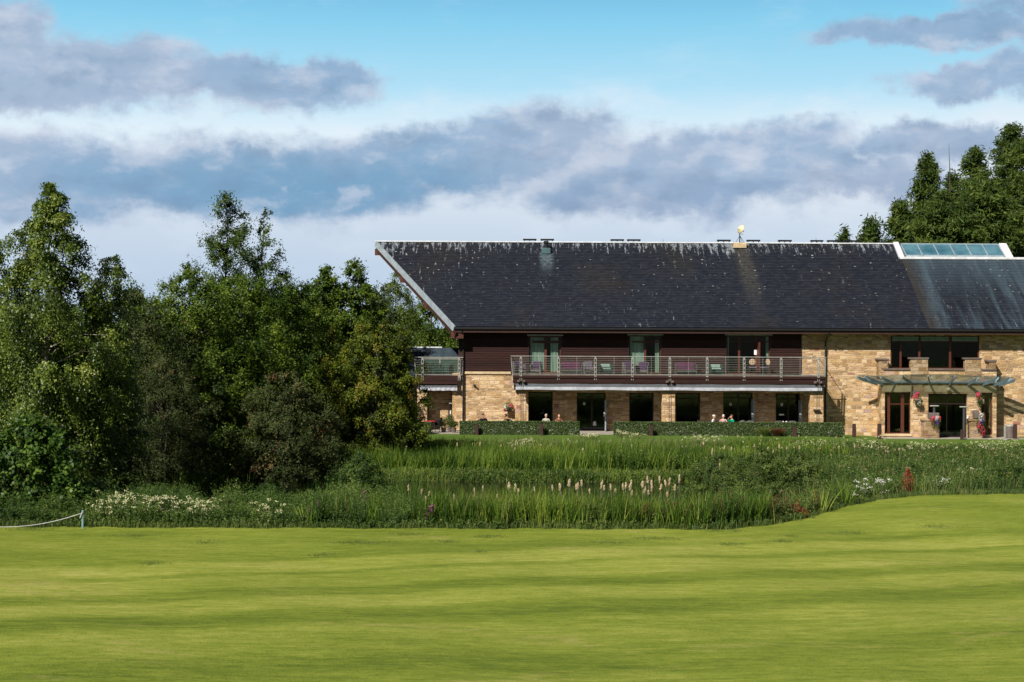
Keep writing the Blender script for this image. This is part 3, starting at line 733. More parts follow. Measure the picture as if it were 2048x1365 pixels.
mb = MB(); mb.box(XR, XJ, YR - 0.13, YR + 0.13, ZR - 0.03, ZR + 0.055, 0.02); obj('ridge_capping', mb, M['white_lead'], roof)
mb = MB(); q = sp(VC)
mb.box(XJ - .1, XEND, q[1] - 0.12, q[1] + 0.22, q[2] - 0.02, q[2] + 0.14, 0.02)
mb = join(mb, bar(sp(0.0, XJ, 0.0), sp(VC, XJ, 0.0), 0.34, 0.16), bar(sp(0.05, 33.05, 0), sp(VC, 33.05, 0), 0.50, 0.12))
obj('white_flashing', mb, M['white_lead'], roof)
# skylight lantern with six panes
sk = MB(); x0, x1 = XJ + 0.35, 32.75; ya, za = sp(VC - .15)[1:]; 
sk.box(x0, x1, ya, ya + 0.10, za + 0.06, za + 0.20)
for k in range(7):
    xk = x0 + (x1 - x0) * k / 6; sk = join(sk, bar((xk, ya, za + 0.12), (xk, YR, ZR - 0.04), 0.05, 0.07))
sk = join(sk, bar((x0, YR, ZR - 0.03), (x1, YR, ZR - 0.03), 0.08, 0.08))
for s_ in (x0, x1): sk.poly([(s_, ya, za), (s_, 2 * YR - ya, za), (s_, YR, ZR - .04)])
light = obj('skylight', sk, M['lead'], roof)
for k in range(6):
    g = MB(); a0 = x0 + (x1 - x0) * k / 6 + .03; a1 = x0 + (x1 - x0) * (k + 1) / 6 - .03
    g.quad((a0, ya + .02, za + 0.14), (a1, ya + .02, za + 0.14), (a1, YR - .02, ZR - 0.0), (a0, YR - .02, ZR - 0.0))
    g.quad((a0, 2 * YR - ya, za + 0.14), (a1, 2 * YR - ya, za + 0.14), (a1, YR + .02, ZR), (a0, YR + .02, ZR))
    p = obj('skylight_pane', g, M['skyglass'], roof)
# ridge vents, cowl and plinth
for px0, px1 in ((1045, 1072), (1080, 1107), (1220, 1247), (1253, 1280), (1433, 1460), (1492, 1519), (1555, 1582), (1620, 1645), (1653, 1680), (1686, 1720)):
    a0, a1 = WX(px0, YR), WX(px1, YR); mb = MB(); mb.box(a0, a1, YR - .17, YR + .17, ZR + 0.13, ZR + 0.23, 0.01)
    for k in range(3): xx = a0 + (a1 - a0) * (0.1 + 0.4 * k); mb.box(xx - .02, xx + .02, YR - .1, YR + .1, ZR + .03, ZR + .14)
    for k in range(8): xx = a0 + (a1 - a0) * (k + .5) / 8; mb.box(xx - .012, xx + .012, YR - .19, YR - .165, ZR + .14, ZR + .22)
    obj('ridge_vent', mb, M['black'], roof)
p = Vector(sp(1.30, 2.25)); mb = MB()
mb.box(p.x - .30, p.x + .32, p.y - .32, p.y + .25, p.z - .16, p.z + .26, 0.05); vent = obj('roof_vent', mb, M['teal'], roof)
mb = MB(); mb.tube([p + Vector((0, 0.15, .1)), p + Vector((0, .15, .62))], 0.12, 10); mb.box(p.x - .17, p.x + .17, p.y - .02, p.y + .32, p.z + .56, p.z + .74, 0.04); obj('vent_cowl', mb, M['black'], roof)
# gutter, fascia
mb = MB(); mb.box(XE + .02, XEND, YE - .15, YE - .005, ZE - .18, ZE - .03, 0.03); obj('gutter', mb, M['black'], club)
mb = MB(); mb.box(XE + .06, XEND, YE - .03, YE + .02, ZE - .36, ZE - .19, 0.0); obj('fascia_board', mb, M['brown'], club)
def pipe(px, name='downpipe', z0=0.0, side=1):
    mb = MB(); x = WX(px, -0.12)
    mb.tube([(x + .25 * side, YE - .06, ZE - .2), (x + .22 * side, YE + .03, ZE - .42), (x, -0.13, ZE - .85), (x, -0.13, z0)], 0.055, 8)
    for z in (1.0, 2.4, 4.0, 5.2): mb.tube([(x, -0.13, z), (x, -0.13, z + .07)], 0.07, 8)
    return obj(name, mb, M['black'], club)
pipe(927, side=-0.3); pipe(1651, side=0.2)

# walls with openings
def wall(name, x0, x1, z0, z1, y, th, holes, m, parent, label=None):
    xs_ = sorted(set([x0, x1] + [h[0] for h in holes] + [h[1] for h in holes])); zs_ = sorted(set([z0, z1] + [h[2] for h in holes] + [h[3] for h in holes]))
    xs_ = [v for v in xs_ if x0 <= v <= x1]; zs_ = [v for v in zs_ if z0 <= v <= z1]
    inh = lambda i, j: i < 0 or j < 0 or i >= len(xs_) - 1 or j >= len(zs_) - 1 or any(h[0] - 1e-6 <= xs_[i] and xs_[i + 1] <= h[1] + 1e-6 and h[2] - 1e-6 <= zs_[j] and zs_[j + 1] <= h[3] + 1e-6 for h in holes)
    mb = MB()
    for i in range(len(xs_) - 1):
        for j in range(len(zs_) - 1):
            if inh(i, j): continue
            a, b_, c_, d_ = xs_[i], xs_[i + 1], zs_[j], zs_[j + 1]
            mb.quad((a, y, c_), (b_, y, c_), (b_, y, d_), (a, y, d_)); mb.quad((b_, y + th, c_), (a, y + th, c_), (a, y + th, d_), (b_, y + th, d_))
            if inh(i - 1, j): mb.quad((a, y + th, c_), (a, y, c_), (a, y, d_), (a, y + th, d_))
            if inh(i + 1, j): mb.quad((b_, y, c_), (b_, y + th, c_), (b_, y + th, d_), (b_, y, d_))
            if inh(i, j - 1): mb.quad((a, y + th, c_), (b_, y + th, c_), (b_, y, c_), (a, y, c_))
            if inh(i, j + 1): mb.quad((a, y, d_), (b_, y, d_), (b_, y + th, d_), (a, y + th, d_))
    bm_uv = mb; bm_uv.uv = [None] * len(mb.f)
    me = bpy.data.meshes.new(name); off = wloc(parent)
    me.from_pydata([(v[0] - off.x, v[1] - off.y, v[2] - off.z) for v in mb.v], [], mb.f); me.materials.append(m)
    o = bpy.data.objects.new(name, me); C.objects.link(o); o.parent = parent
    return o
ZF = 3.56
gf = [(1057, 1106, 784), (1154, 1212, 786), (1259, 1308, 786), (1352, 1401, 786), (1447, 1506, 785), (1552, 1601, 787)]
gh = [(WX(a, 0), WX(b, 0), 0.02 if i in (1, 4, 5) else 0.35, WZ(c, 0, a)) for i, (a, b, c) in enumerate(gf)]
up = [(1058, 1122, 672), (1258, 1322, 671), (1453, 1540, 671)]
uh = [(WX(a, 0), WX(b, 0), ZF + .04, WZ(c, 0, a)) for a, b, c in up]
XS = WX(1603, 0)
w3 = (WX(1781, 0), WX(1959, 0), W(1870, 739, 0)[1], W(1870, 672, 0)[1])
PX0, PX1, PY = WX(1763, -1.1), WX(1993, -1.1), -1.15
wall('wall', WX(905, 0), XEND, -0.6, ZF, 0.0, 0.35, gh + [(PX0 + .4, PX1 - .4, -0.6, 2.6)], M['stone'], club)
ws = wall('wall', XS, XEND, ZF, ZE - .3, 0.0, 0.35, [w3], M['stone'], club)
wt = wall('timber_wall', -3.12, XS, ZF + .10, ZE - .3, -0.04, 0.3, uh, M['wood'], club)
mb = MB()
zz = ZF + .22
while zz < ZE - .4:   # shadow gap of each lapped board
    segs = [(-3.12, XS)]
    for h in uh:
        if h[2] < zz < h[3] + .02:
            ns = []
            for a, b_ in segs:
                if h[0] > a and h[1] < b_: ns += [(a, h[0] - .02), (h[1] + .02, b_)]
                else: ns.append((a, b_))
            segs = ns
    for a, b_ in segs: mb.box(a, b_, -0.062, -0.036, zz - 0.02, zz + 0.085)
    zz += 0.15
obj('lapped_boards', mb, M['wood'], wt)
mb = MB(); mb.box(WX(921, 0), WX(1022, 0), -0.09, 0.1, ZF - .04, ZF + .12, 0.015); obj('string_course', mb, M['dressed'], club)
mb = MB(); mb.box(-3.16, -3.02, -0.10, 0.04, ZF + .1, ZE - .3); mb.box(-3.34, -3.16, 0.02, 0.2, ZF - .4, ZE - .3); obj('corner_post', mb, M['brown'], club)
mb = MB()   # gable wall and rear wall
mb.poly([(-3.1, 0.3, ZF), (-3.1, 15.7, ZF), (-3.1, 15.7, ZE - .3), (-3.1, YR, ZR - .4), (-3.1, 0.3, ZE - .0)])
mb.poly([(-2.9, 0.3, ZF), (-2.9, 15.7, ZF), (-2.9, 15.7, ZE - .3), (-2.9, YR, ZR - .4), (-2.9, 0.3, ZE - .0)])
obj('gable_wall', mb, M['wood'], club)
mb = MB(); mb.box(WX(905, 0), -3.0, .35, 15.7, -0.5, ZF); mb.box(-3.3, XEND, 15.7, 16.0, -.6, ZE - .3); mb.box(XEND - .3, XEND, .36, 15.69, -.6, ZE); obj('rear_wall', mb, M['stone'], club)
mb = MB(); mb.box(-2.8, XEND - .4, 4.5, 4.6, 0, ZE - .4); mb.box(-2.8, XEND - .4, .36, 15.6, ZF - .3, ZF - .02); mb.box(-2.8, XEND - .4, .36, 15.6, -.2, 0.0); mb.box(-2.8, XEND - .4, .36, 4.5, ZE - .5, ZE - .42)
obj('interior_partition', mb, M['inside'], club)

def frame(x0, x1, z0, z1, y, muls, trs, fm, name='window', fw=0.07, parent=None, curtains=(), handle=False, opaque=()):
    mb = MB(); d = 0.08; ya, yb = y, y + d
    mb.box(x0 + .003, x0 + fw, ya, yb, z0 + .003, z1 - .003); mb.box(x1 - fw, x1 - .003, ya, yb, z0 + .003, z1 - .003)
    mb.box(x0 + fw, x1 - fw, ya + .002, yb - .002, z1 - fw, z1 - .003); mb.box(x0 + fw, x1 - fw, ya + .002, yb - .002, z0 + .003, z0 + fw)
    for m_, w_ in muls: mb.box(m_ - w_ / 2, m_ + w_ / 2, ya - .01, yb - .004, z0 + fw, z1 - fw)
    for t_, w_, a, b_ in trs: mb.box(a, b_, ya + .004, yb - .006, t_ - w_ / 2, t_ + w_ / 2)
    o = obj(name, mb, fm, parent)
    xs_ = [x0 + fw] + [m_ for m_, w_ in muls] + [x1 - fw]
    for a, b_ in zip(xs_[:-1], xs_[1:]):
        g = MB(); g.box(a, b_, y + .035, y + .045, z0 + fw, z1 - fw); obj('pane', g, M['glass'], o)
    for (a, b_, c_, d_) in curtains:
        g = MB(); n = max(6, int((b_ - a) / 0.045)); pr = None
        for k in range(n + 1):
            xx = a + (b_ - a) * k / n; yy = y + 0.16 + (0.035 if k % 2 else -0.035) * (0.6 + 0.4 * math.sin(k * 2.3))
            if pr: g.quad((pr[0], pr[1], c_), (xx, yy, c_), (xx, yy, d_), (pr[0], pr[1], d_))
            pr = (xx, yy)
        g.uv = [None] * len(g.f); obj('curtain', g, M['curtain'], o)
    return o
# upper balcony doors
def lx(px, y=0.1): return WX(px, y)
for i, h in enumerate(uh):
    zt = WZ(684, .1, up[i][0])
    if i == 0:
        o = frame(*h, 0.06, [(lx(1091), 0.15)], [(zt, .14, h[0] + .2, h[1] - .07)], M['redwood'], 'balcony_door', 0.09, club, [(lx(1061), lx(1089), ZF + .25, h[3] - .05), (lx(1101), lx(1117), ZF + .08, h[3] - .05)])
    elif i == 1:
        o = frame(*h, 0.06, [(lx(1290), 0.14)], [(zt, .10, h[0] + .2, lx(1288)), (zt, .10, lx(1292), h[1] - .07)], M['redwood'], 'balcony_door', 0.07, club, [(lx(1259), lx(1288), ZF + .55, h[3] - .05), (lx(1310), lx(1318), ZF + .08, h[3] - .3)])
    else:
        o = frame(*h, 0.06, [(lx(1478), 0.13), (lx(1512), 0.10)], [(zt, .06, h[0] + .2, h[1] - .07)], M['redwood'], 'balcony_door', 0.07, club, [(lx(1454), lx(1458), ZF + .05, h[3] - .05), (lx(1532), lx(1538.5), ZF + .05, h[3] - .05)])
        n = MB(); n.box(lx(1508), lx(1513), .02, .045, W(1510, 710, 0)[1], W(1510, 700, 0)[1]); obj('paper_notice', n, M['white'], o)
        n = MB(); xx = lx(1515); n.box(xx - .04, xx + .04, -0.75, .05, ZF + .1, zt - .03); obj('open_door_leaf', n, M['redwood'], o)
    mb = MB(); mb.box(h[0] - .13, h[1] + .13, -0.16, -0.063, h[3] + .0, h[3] + .09, 0.01); obj('door_canopy', mb, M['lead'], o)
    mb = MB(); mb.box(h[0] - .07, h[0] - .002, -.075, .1, h[2], h[3]); obj('door_lining', mb, M['darkwood'], o); mb = MB(); mb.box(h[1] + .002, h[1] + .07, -.075, .1, h[2], h[3]); obj('door_lining', mb, M['darkwood'], o)
# ground floor openings
for i, h in enumerate(gh):
    door = i in (1, 4, 5)
    o = frame(*h, 0.22, [((h[0] + h[1]) / 2 + (.05 if door else 0), 0.09)] if door else [], [(h[3] - .35, .06, h[0] + .07, h[1] - .07)], M['darkwood'], 'patio_door' if door else 'window', 0.08, club)
    if door:
        xx = h[1] - .05; m_ = MB(); m_.box(xx - .03, xx + .03, -0.62, 0.2, 0.05, h[3] - .42); m_.box(xx - .035, xx + .035, -0.70, -0.62, 0.05, h[3] - .42); obj('open_door_leaf', m_, M['lead'], o)
        m_ = MB(); m_.box(xx - .12, xx - .05, -.74, -.68, 0.95, 1.22, .01); obj('door_handle', m_, M['white'], o)
        xm = h[0] + (h[1] - h[0]) * 0.26
        m_ = MB(); m_.box(xm - .06, xm - .01, .19, .215, 1.62, 1.78); m_.box(xm + .02, xm + .07, .19, .215, 1.62, 1.78); m_.box(xm - .01, xm + .02, .19, .215, 1.60, 1.64)
        obj('door_sign', m_, M['white'], o); m_ = MB()
        if i != 1: m_.box(xm - .15, xm + .15, .19, .215, 1.02, 1.11)
        if i == 1: m_.box(h[1] - .78, h[1] - .58, .19, .215, 0.33, 0.45); m_.lathe([(.10, 0), (.10, .02), (.0, .02)], (h[1] - .68, .2, .50), 10, Matrix.Rotation(math.radians(90), 3, 'X'))
        if i != 4: obj('door_sign', m_, M['white'], o)
    else:
        m_ = MB(); m_.box(h[0] - .05, h[1] + .05, -.05, .2, h[2] - .14, h[2] - .004, .01); obj('sill', m_, M['dressed'], o)
# strip window above the porch
o = frame(*w3, 0.08, [(lx(1838.5), 0.13), (lx(1900), 0.14), (lx(1801), .12)], [(W(1870, 684, .1)[1], .07, w3[0] + .07, w3[1] - .07)], M['redwood'], 'strip_window', 0.09, club)
z1_ = W(1870, 682.5, .1)[1]; z0_ = w3[3] - .05
for a, b_ in ((1784, 1836), (1841, 1897), (1903, 1955)):
    m_ = MB(); m_.box(lx(a), lx(b_), .02, .06, z1_, z1_ + (z0_ - z1_) * .45, .01); m_.box(lx(a), lx(b_), .04, .07, z1_ + (z0_ - z1_) * .5, z0_, .01); obj('blind', m_, M['sage'], o)

# main balcony
BX0, BX1, BYF = WX(1026, -2.5), WX(1650, -2.5), -2.5
mb = MB(); mb.box(BX0, BX1, BYF, -0.07, ZF - .52, ZF - .06, 0.01); mb.box(BX0 + .05, BX1 - .05, BYF - .05, BYF - .003, ZF - .20, ZF - .10)
balc = obj('balcony', mb, M['wood'], club)
mb = MB(); mb.box(BX0 + .02, BX1 - .02, BYF + .02, -.072, ZF - .058, ZF - .01); obj('deck_boards', mb, M['coping'], balc)
def railing(x0, x1, yf, yb, posts, zd, name='balcony_railing', lean=0.12):
    ztop = zd + 1.12; mb = MB()
    mb.tube([(x0 - lean, yb, ztop), (x0 - lean, yf, ztop), (x1 + lean * .4, yf, ztop), (x1 + lean * .4, yb, ztop)], 0.026, 8)
    mb.tube([(x0, yb, zd + .03), (x0, yf, zd + .03), (x1, yf, zd + .03), (x1, yb, zd + .03)], 0.022, 8)
    for k in range(1, 10):
        z = zd + .03 + 1.09 * k / 10.2; l = lean * k / 10
        mb.tube([(x0 - l, yb, z), (x0 - l, yf, z), (x1 + l * .4, yf, z), (x1 + l * .4, yb, z)], 0.006, 5)
    r = obj(name, mb, M['steel'], club)
    for x in posts:
        m_ = MB()
        for s_ in (-1, 1): m_.box(x + s_ * .055 - .016, x + s_ * .055 + .016, yf - .05, yf + .05, zd - .32, zd + 1.02)
        for k in range(5): z = zd - .12 + k * .27; m_.box(x - .04, x + .04, yf - .035, yf + .035, z, z + .07)
        m_.box(x - .05, x + .05, yf - .04, yf + .04, zd + .98, zd + 1.085, .02)
        obj('railing_post', m_, M['steel'], r)
    for xa, s_ in ((x0, -1), (x1, .4)):
        m_ = MB(); m_ = join(bar((xa + .02 * s_, yf + .12, zd - .25), (xa + lean * s_, yf + .12, zd + 1.05), .03, .10, Vector((0, 1, 0))), bar((xa + .02 * s_, yf + .32, zd - .25), (xa + lean * s_, yf + .32, zd + 1.05), .03, .10, Vector((0, 1, 0))))
        obj('railing_post', m_, M['steel'], r)
    return r
rl = railing(BX0, BX1 + .03, BYF + .02, -.1, [WX(p, BYF) for p in (1042, 1117, 1191, 1265, 1340, 1414.5, 1488.5, 1562.5, 1637)], ZF)
for i_ in range(8):
    m_ = MB(); xx = WX(1079.5 + 74.4 * i_, BYF); m_.box(xx - .006, xx + .006, BYF + .005, BYF + .03, ZF + .03, ZF + 1.12); obj('wire_spacer', m_, M['steel'], rl)
# pillars, awnings, pillar lights
def pillar(pxa, pxb, y0, y1, zt):
    m_ = MB(); m_.box(WX(pxa, y0), WX(pxb, y0), y0, y1, -.2, zt, .03); m_.box(WX(pxa, y0) - .01, WX(pxb, y0) + .01, y0 - .015, y1 + .01, zt - .22, zt + .01, .02)
    m_.box(WX(pxa, y0) - .0, WX(pxb, y0) + .1, y0 - .02, y1 + .012, -.2, .62, .02) if pxa == 1031 else None
    return obj('pillar', m_, M['stone'], club)
for a, b_ in ((1031, 1053), (1325, 1351), (1621, 1648)): pillar(a, b_, -2.35, -1.75, ZF - .53)
def awning(x0, x1, y, zt, sag=0.03):
    m_ = MB(); n = 60; rows = [(0.0, 0.0), (-.05, -.10), (-.10, -.18), (-.12, -.185)]
    P_ = [[(x0 + (x1 - x0) * k / n, y + r[0] + 0.004 * math.sin(k * .9) * (i > 0), zt + r[1] + 0.010 * math.sin(k * .7 + i)) for k in range(n + 1)] for i, r in enumerate(rows)]
    for i in range(3):
        for k in range(n): m_.quad(P_[i + 1][k], P_[i + 1][k + 1], P_[i][k + 1], P_[i][k])
    m_.uv = [None] * len(m_.f); o = obj('awning', m_, M['awning_g'], club, True)
    m_ = MB(); rows = [(-.12, -.18), (-.12, -.27), (-.115, -.365)]
    P_ = [[(x0 + (x1 - x0) * k / n, y + r[0] - 0.004 + 0.008 * math.sin(k * .9 + i), zt + r[1] + sag * .4 * math.sin(k * 0.45) * i * .5) for k in range(n + 1)] for i, r in enumerate(rows)]
    for i in range(2):
        for k in range(n): m_.quad(P_[i + 1][k], P_[i + 1][k + 1], P_[i][k + 1], P_[i][k])
    m_.uv = [None] * len(m_.f); obj('valance', m_, M['awning_w'], o, True)
    m_ = MB(); m_.box(x0 + .05, x1 - .05, y - .06, y + .10, zt - .34, zt - .14, .05); m_.box(x0 + .02, x0 + .07, y - .2, y, zt - .36, zt, .01); m_.box(x1 - .07, x1 - .02, y - .2, y, zt - .36, zt, .01); obj('awning_roller', m_, M['black'], o)
awning(BX0 + .05, BX1 - .12, BYF + .02, ZF - .56)
for px in (1043, 1340, 1636):
    m_ = MB(); x = WX(px, -2.55)
    for s_ in (-1, 1): m_.box(x + s_ * .17 - .08, x + s_ * .17 + .08, -2.72, -2.56, ZF - .47, ZF - .33, .02)
    m_.box(x - .2, x + .2, -2.56, -2.51, ZF - .38, ZF - .34)
    for s_ in (-.04, .08): m_.tube([(x + s_, -2.54, ZF - .4), (x + s_, -2.78, ZF - .9), (x + s_, -2.42, ZF - 1.2), (x + s_, -2.42, .1)], .011, 5)
    obj('floodlight', m_, M['coping'], club)
m_ = MB(); xx = WX(1633, -2.4); m_.box(xx - .20, xx + .22, -2.6, -2.40, 1.46, 1.53, .01); obj('wall_shelf', m_, M['coping'], club)
m_ = MB(); xx, zz = W(948, 770, -.05); m_.box(xx - .06, xx + .04, -.18, -.002, zz - .07, zz + .07, .02); m_.tube([(xx, -.15, zz), (xx + .08, -.3, zz + .02)], .05, 8); obj('security_camera', m_, M['coping'], club)

# left terrace wing with its own small balcony
GX0, GX1, GY = WX(833, -.3), WX(921, -.3), -.3
mb = MB(); mb.box(GX0, -3.35, GY, 2.6, ZF - .66, ZF - .13, .01); b2 = obj('side_balcony', mb, M['wood'], club)
railing(GX0, GX1 + .1, GY + .02, 2.5, [WX(845, GY), WX(918.5, GY)], ZF - .12, 'balcony_railing', 0.14)
m_ = MB(); m_.box(WX(835, -.2), WX(855, -.2), -.2, .35, -.2, ZF - .95, .03); m_.box(WX(834.5, -.2), WX(855.5, -.2), -.215, .36, ZF - 1.16, ZF - .94, .02); obj('pillar', m_, M['stone'], club)
m_ = MB(); m_.box(WX(856, .2), WX(857.5, .2), .0, .5, 0, ZF - 1.0); m_.box(GX0 - .05, GX0 + .04, -.1, .4, -.2, ZF - .6); obj('awning_post', m_, M['black'], club)
awning(WX(837, GY), WX(917, GY), GY + .12, ZF - .70)
wall('wall', WX(846, .9), WX(904, .9), -.3, ZF - .67, .9, .3, [], M['stone'], club)
m_ = MB(); m_.box(WX(911, .3), WX(920, .3), .3, 1.2, 0, ZF - .67); obj('recess_shade_block', m_, M['darkwood'], club)  # solid block, its dark colour stands for the shade inside the opening
dx0, dx1 = WX(897, .5), WX(911, .5)
o = frame(dx0, dx1, 0.0, W(905, 804, .5)[1], .5, [], [], M['darkwood'], 'side_door', .09, club)
m_ = MB(); m_.box(dx0 + .05, dx1, .44, .5, W(905, 808, .5)[1], W(905, 805, .5)[1]); obj('door_closer', m_, M['steel'], o)
m_ = MB(); m_.box(dx0 + .11, dx0 + .17, .40, .5, .95, 1.2, .02); obj('door_handle', m_, M['white'], o)

# entrance porch
porch_h = [(WX(1770, PY), WX(1822, PY), WZ(868, PY, 1795), WZ(785, PY, 1795)), (WX(1857, PY), WX(1935, PY), -.25, WZ(788, PY, 1895)), (WX(1963, PY), WX(1986, PY), WZ(870, PY, 1970), WZ(786, PY, 1970))]
zpar = WZ(741, PY, 1850)
porch = wall('porch', PX0, PX1, -.6, zpar, PY, .34, porch_h, M['stone'], club)
mb = MB(); mb.box(PX0 + .002, PX0 + .34, PY + .34, -.003, -.6, zpar); obj('return_wall', mb, M['stone'], porch); mb = MB(); mb.box(PX1 - .34, PX1 - .002, PY + .34, -.003, -.6, zpar)
def zq(py): return WZ(py, PY, 1870)
obj('return_wall', mb, M['stone'], porch)
for a, b_, t in ((1821, 1856, 719), (1930, 1962, 719)): mb = MB(); mb.box(WX(a, PY), WX(b_, PY), PY - .06, PY + .36, zpar - .35, zq(t), .02); obj('merlon', mb, M['rubble'], porch)
for a, b_, t in ((1757, 1776, 722), (1977, 1991, 724)): mb = MB(); mb.box(WX(a, -.6), WX(b_, -.6), -.75, -.003, zpar - .5, zq(t), .02); obj('merlon', mb, M['rubble'], porch)
for a, b_, t, tt, y in ((1819, 1858, 715.5, 719, PY - .1), (1928, 1964, 715.5, 719, PY - .1)): mb = MB(); mb.box(WX(a, y), WX(b_, y), y, PY + .4, zq(tt), zq(t), .01); obj('coping', mb, M['coping'], porch)
for a, b_, t, tt in ((1755, 1778, 718, 722), (1975, 1993, 720, 724)): mb = MB(); mb.box(WX(a, -.7), WX(b_, -.7), -.8, -.002, zq(tt), zq(t), .01); obj('coping', mb, M['coping'], porch)
for a, b_ in ((1766, 1820), (1857, 1929), (1963, 1993)): mb = MB(); mb.box(WX(a, PY), WX(b_, PY), PY - .08, PY + .40, zpar, zq(737.5), .01); obj('coping', mb, M['coping'], porch)
for a, b_ in ((1765, 1823), (1850, 1942), (1943, 1992)): mb = MB(); mb.box(WX(a, PY), WX(b_, PY), PY - .02, PY + .1, zq(784.5), zq(772), .01); obj('lintel', mb, M['dressed'], porch)
mb = MB(); mb.box(WX(1766, PY), WX(1824, PY), PY - .05, PY + .1, zq(873), zq(868.5), .01); obj('sill', mb, M['dressed'], porch)
h = porch_h[0]; o = frame(*h, PY + .14, [(WX(1779, PY), .16), (WX(1806.5, PY), .2)], [(zq(809), .06, WX(1780, PY), h[1] - .05)], M['redwood'], 'window', .06, club)
h = porch_h[1]; o = frame(*h, PY + .2, [(WX(1896, PY), .03)], [(zq(808), .07, h[0], h[1])], M['darkwood'], 'entrance_door', .10, club)
m_ = MB(); m_.box(WX(1934, PY), WX(1937, PY), PY - .12, PY - .03, zq(842), zq(831), .02); obj('door_entry_panel', m_, M['white'], porch)
h = porch_h[2]; o = frame(*h, PY + .14, [(WX(1971, PY), .1)], [], M['redwood'], 'window', .07, club)
for a, b_, t in ((1849, 1880, 838), (1942, 1967, 838)):
    m_ = MB(); z = zq(t); m_.box(WX(a, -1.9), WX(b_, -1.9), -1.9, PY - .003, -.6, z - .1, .03); m_.box(WX(a, -1.9) - .08, WX(b_, -1.9) + .02, -1.95, PY - .004, z - .1, z, .02); obj('buttress', m_, M['rubble'], porch)
# glass canopy on ten steel fins
fins = [((1713, 754), (1755, 771)), ((1729, 754), (1767, 771)), ((1762, 755), (1791, 771)), ((1804, 753), (1825, 771)), ((1856, 752), (1860, 771)), ((1910, 752), (1898, 773)), ((1957, 756), (1935, 772)), ((1998, 756), (1965, 772)), ((2023, 757), (1987, 773)), ((2031, 760), (1998, 773))]
m_ = MB(); m_.box(WX(1762, PY - .1), WX(1990, PY - .1), PY - .14, PY - .03, zq(767), zq(763.5), .01); can = obj('entrance_canopy', m_, M['fin'], club)
outer = []; inner = []
for k, (po, pi) in enumerate(fins):
    s_ = -1 + 2 * k / 9; yo = PY - .10 - 1.25 * math.sqrt(max(0.05, 1 - s_ * s_ * .93)); yi = PY - .03
    if k in (0, 9): yi = PY + .35
    if k in (1, 8): yi = PY - .02
    xo, zo = W(po[0], po[1], yo); xi, zi = W(pi[0], pi[1], yi)
    A_, B2 = Vector((xo, yo, zo)), Vector((xi, yi, zi)); t = (B2 - A_); sd_ = Vector((t.y, -t.x, 0)).normalized() * .022
    m_ = MB(); hgt = .17; pts = [A_ + Vector((0, 0, .06)), B2 + Vector((0, 0, .17)), B2 + Vector((0, 0, -.03)), A_ + t * .12 + Vector((0, 0, -hgt + .05)), A_ + Vector((0, 0, -.06))]
    m_.poly([tuple(p_ + sd_) for p_ in pts]); m_.poly([tuple(p_ - sd_) for p_ in reversed(pts)])
    for j in range(5): m_.quad(tuple(pts[j] + sd_), tuple(pts[j] - sd_), tuple(pts[(j + 1) % 5] - sd_), tuple(pts[(j + 1) % 5] + sd_))
    m_.uv = [None] * len(m_.f); obj('fin', m_, M['fin'], can)
    outer.append(A_ + Vector((0, 0, .085))); inner.append(B2 + Vector((0, 0, .19)))
m_ = MB()
for k in range(9): m_.quad(tuple(outer[k]), tuple(outer[k + 1]), tuple(inner[k + 1]), tuple(inner[k]))
n0 = len(m_.v); m_.v += [(a, b_, c_ + .02) for a, b_, c_ in m_.v[:n0]]; m_.f += [tuple(n0 + k for k in reversed(f)) for f in m_.f[:9]]
for k in range(9): i = 4 * k; m_.f.append((i, n0 + i, n0 + i + 1, i + 1))
m_.uv = [None] * len(m_.f); obj('glass_roof', m_, M['canopy_glass'], can)
m_ = MB(); x, z = W(1896.5, 779, PY - .2); m_.lathe([(.02, -.13), (.11, -.08), (.14, 0), (.11, .08), (.02, .13)], (x, PY - .22, z), 14); lampg = obj('globe_lamp', m_, M['cream'], porch, True)
m_ = MB(); m_.box(x - .04, x + .04, PY - .24, PY - .003, z + .1, z + .15); obj('lamp_bracket', m_, M['black'], porch)
for a, b_, t, bt in ((1945, 1957, 821, 837),):
    m_ = MB(); m_.box(WX(a, PY), WX(b_, PY), PY - .08, PY - .022, zq(bt), zq(t), .01); obj('wall_box', m_, M['binm'], porch)

# annexe behind the trees on the left
ann = thing('annexe', 'low annexe with blue-grey slate roof and pale ridge beside the small balcony, half hidden', 'building', (-9, 8, 0))
az, ae = 5.12, 2.7
mb = MB(); n = 24
for i in range(n):
    a, b_ = i / n, (i + 1) / n
    P0 = lambda t, x, l=0.0: (x, 8 - 5 * t - l * .4, az + (ae - az) * t + l)
    mb.quad(P0(b_, -16, .03), P0(b_, -3.12, .03), P0(a, -3.12), P0(a, -16), [(30, 2 + b_ * 5.5), (43, 2 + b_ * 5.5), (43, 2 + a * 5.5), (30, 2 + a * 5.5)])
    mb.quad(P0(b_, -16), P0(b_, -3.12), P0(b_, -3.12, .03), P0(b_, -16, .03), [(30, b_), (43, b_), (43, b_), (30, b_)])
ro = obj('roof', mb, M['slate_blue'], ann)
mb = MB(); mb.box(-16, -4.7, 7.9, 8.1, az - .02, az + .07, .02); obj('ridge_capping', mb, M['white_lead'], ro)
mb = MB(); mb.box(-15.8, -3.7, 3.3, 12.7, -.5, ae); mb.poly([(-16, 8, az - .02), (-3.12, 8, az - .02), (-3.12, 13, ae), (-16, 13, ae)]); obj('wall', mb, M['stone'], ann)
m_ = MB(); x, z = W(814, 712, 6.0); m_.box(x - .1, x + .12, 5.9, 6.1, z - .12, z + .1, .03); obj('roof_vent', m_, M['white'], ann)
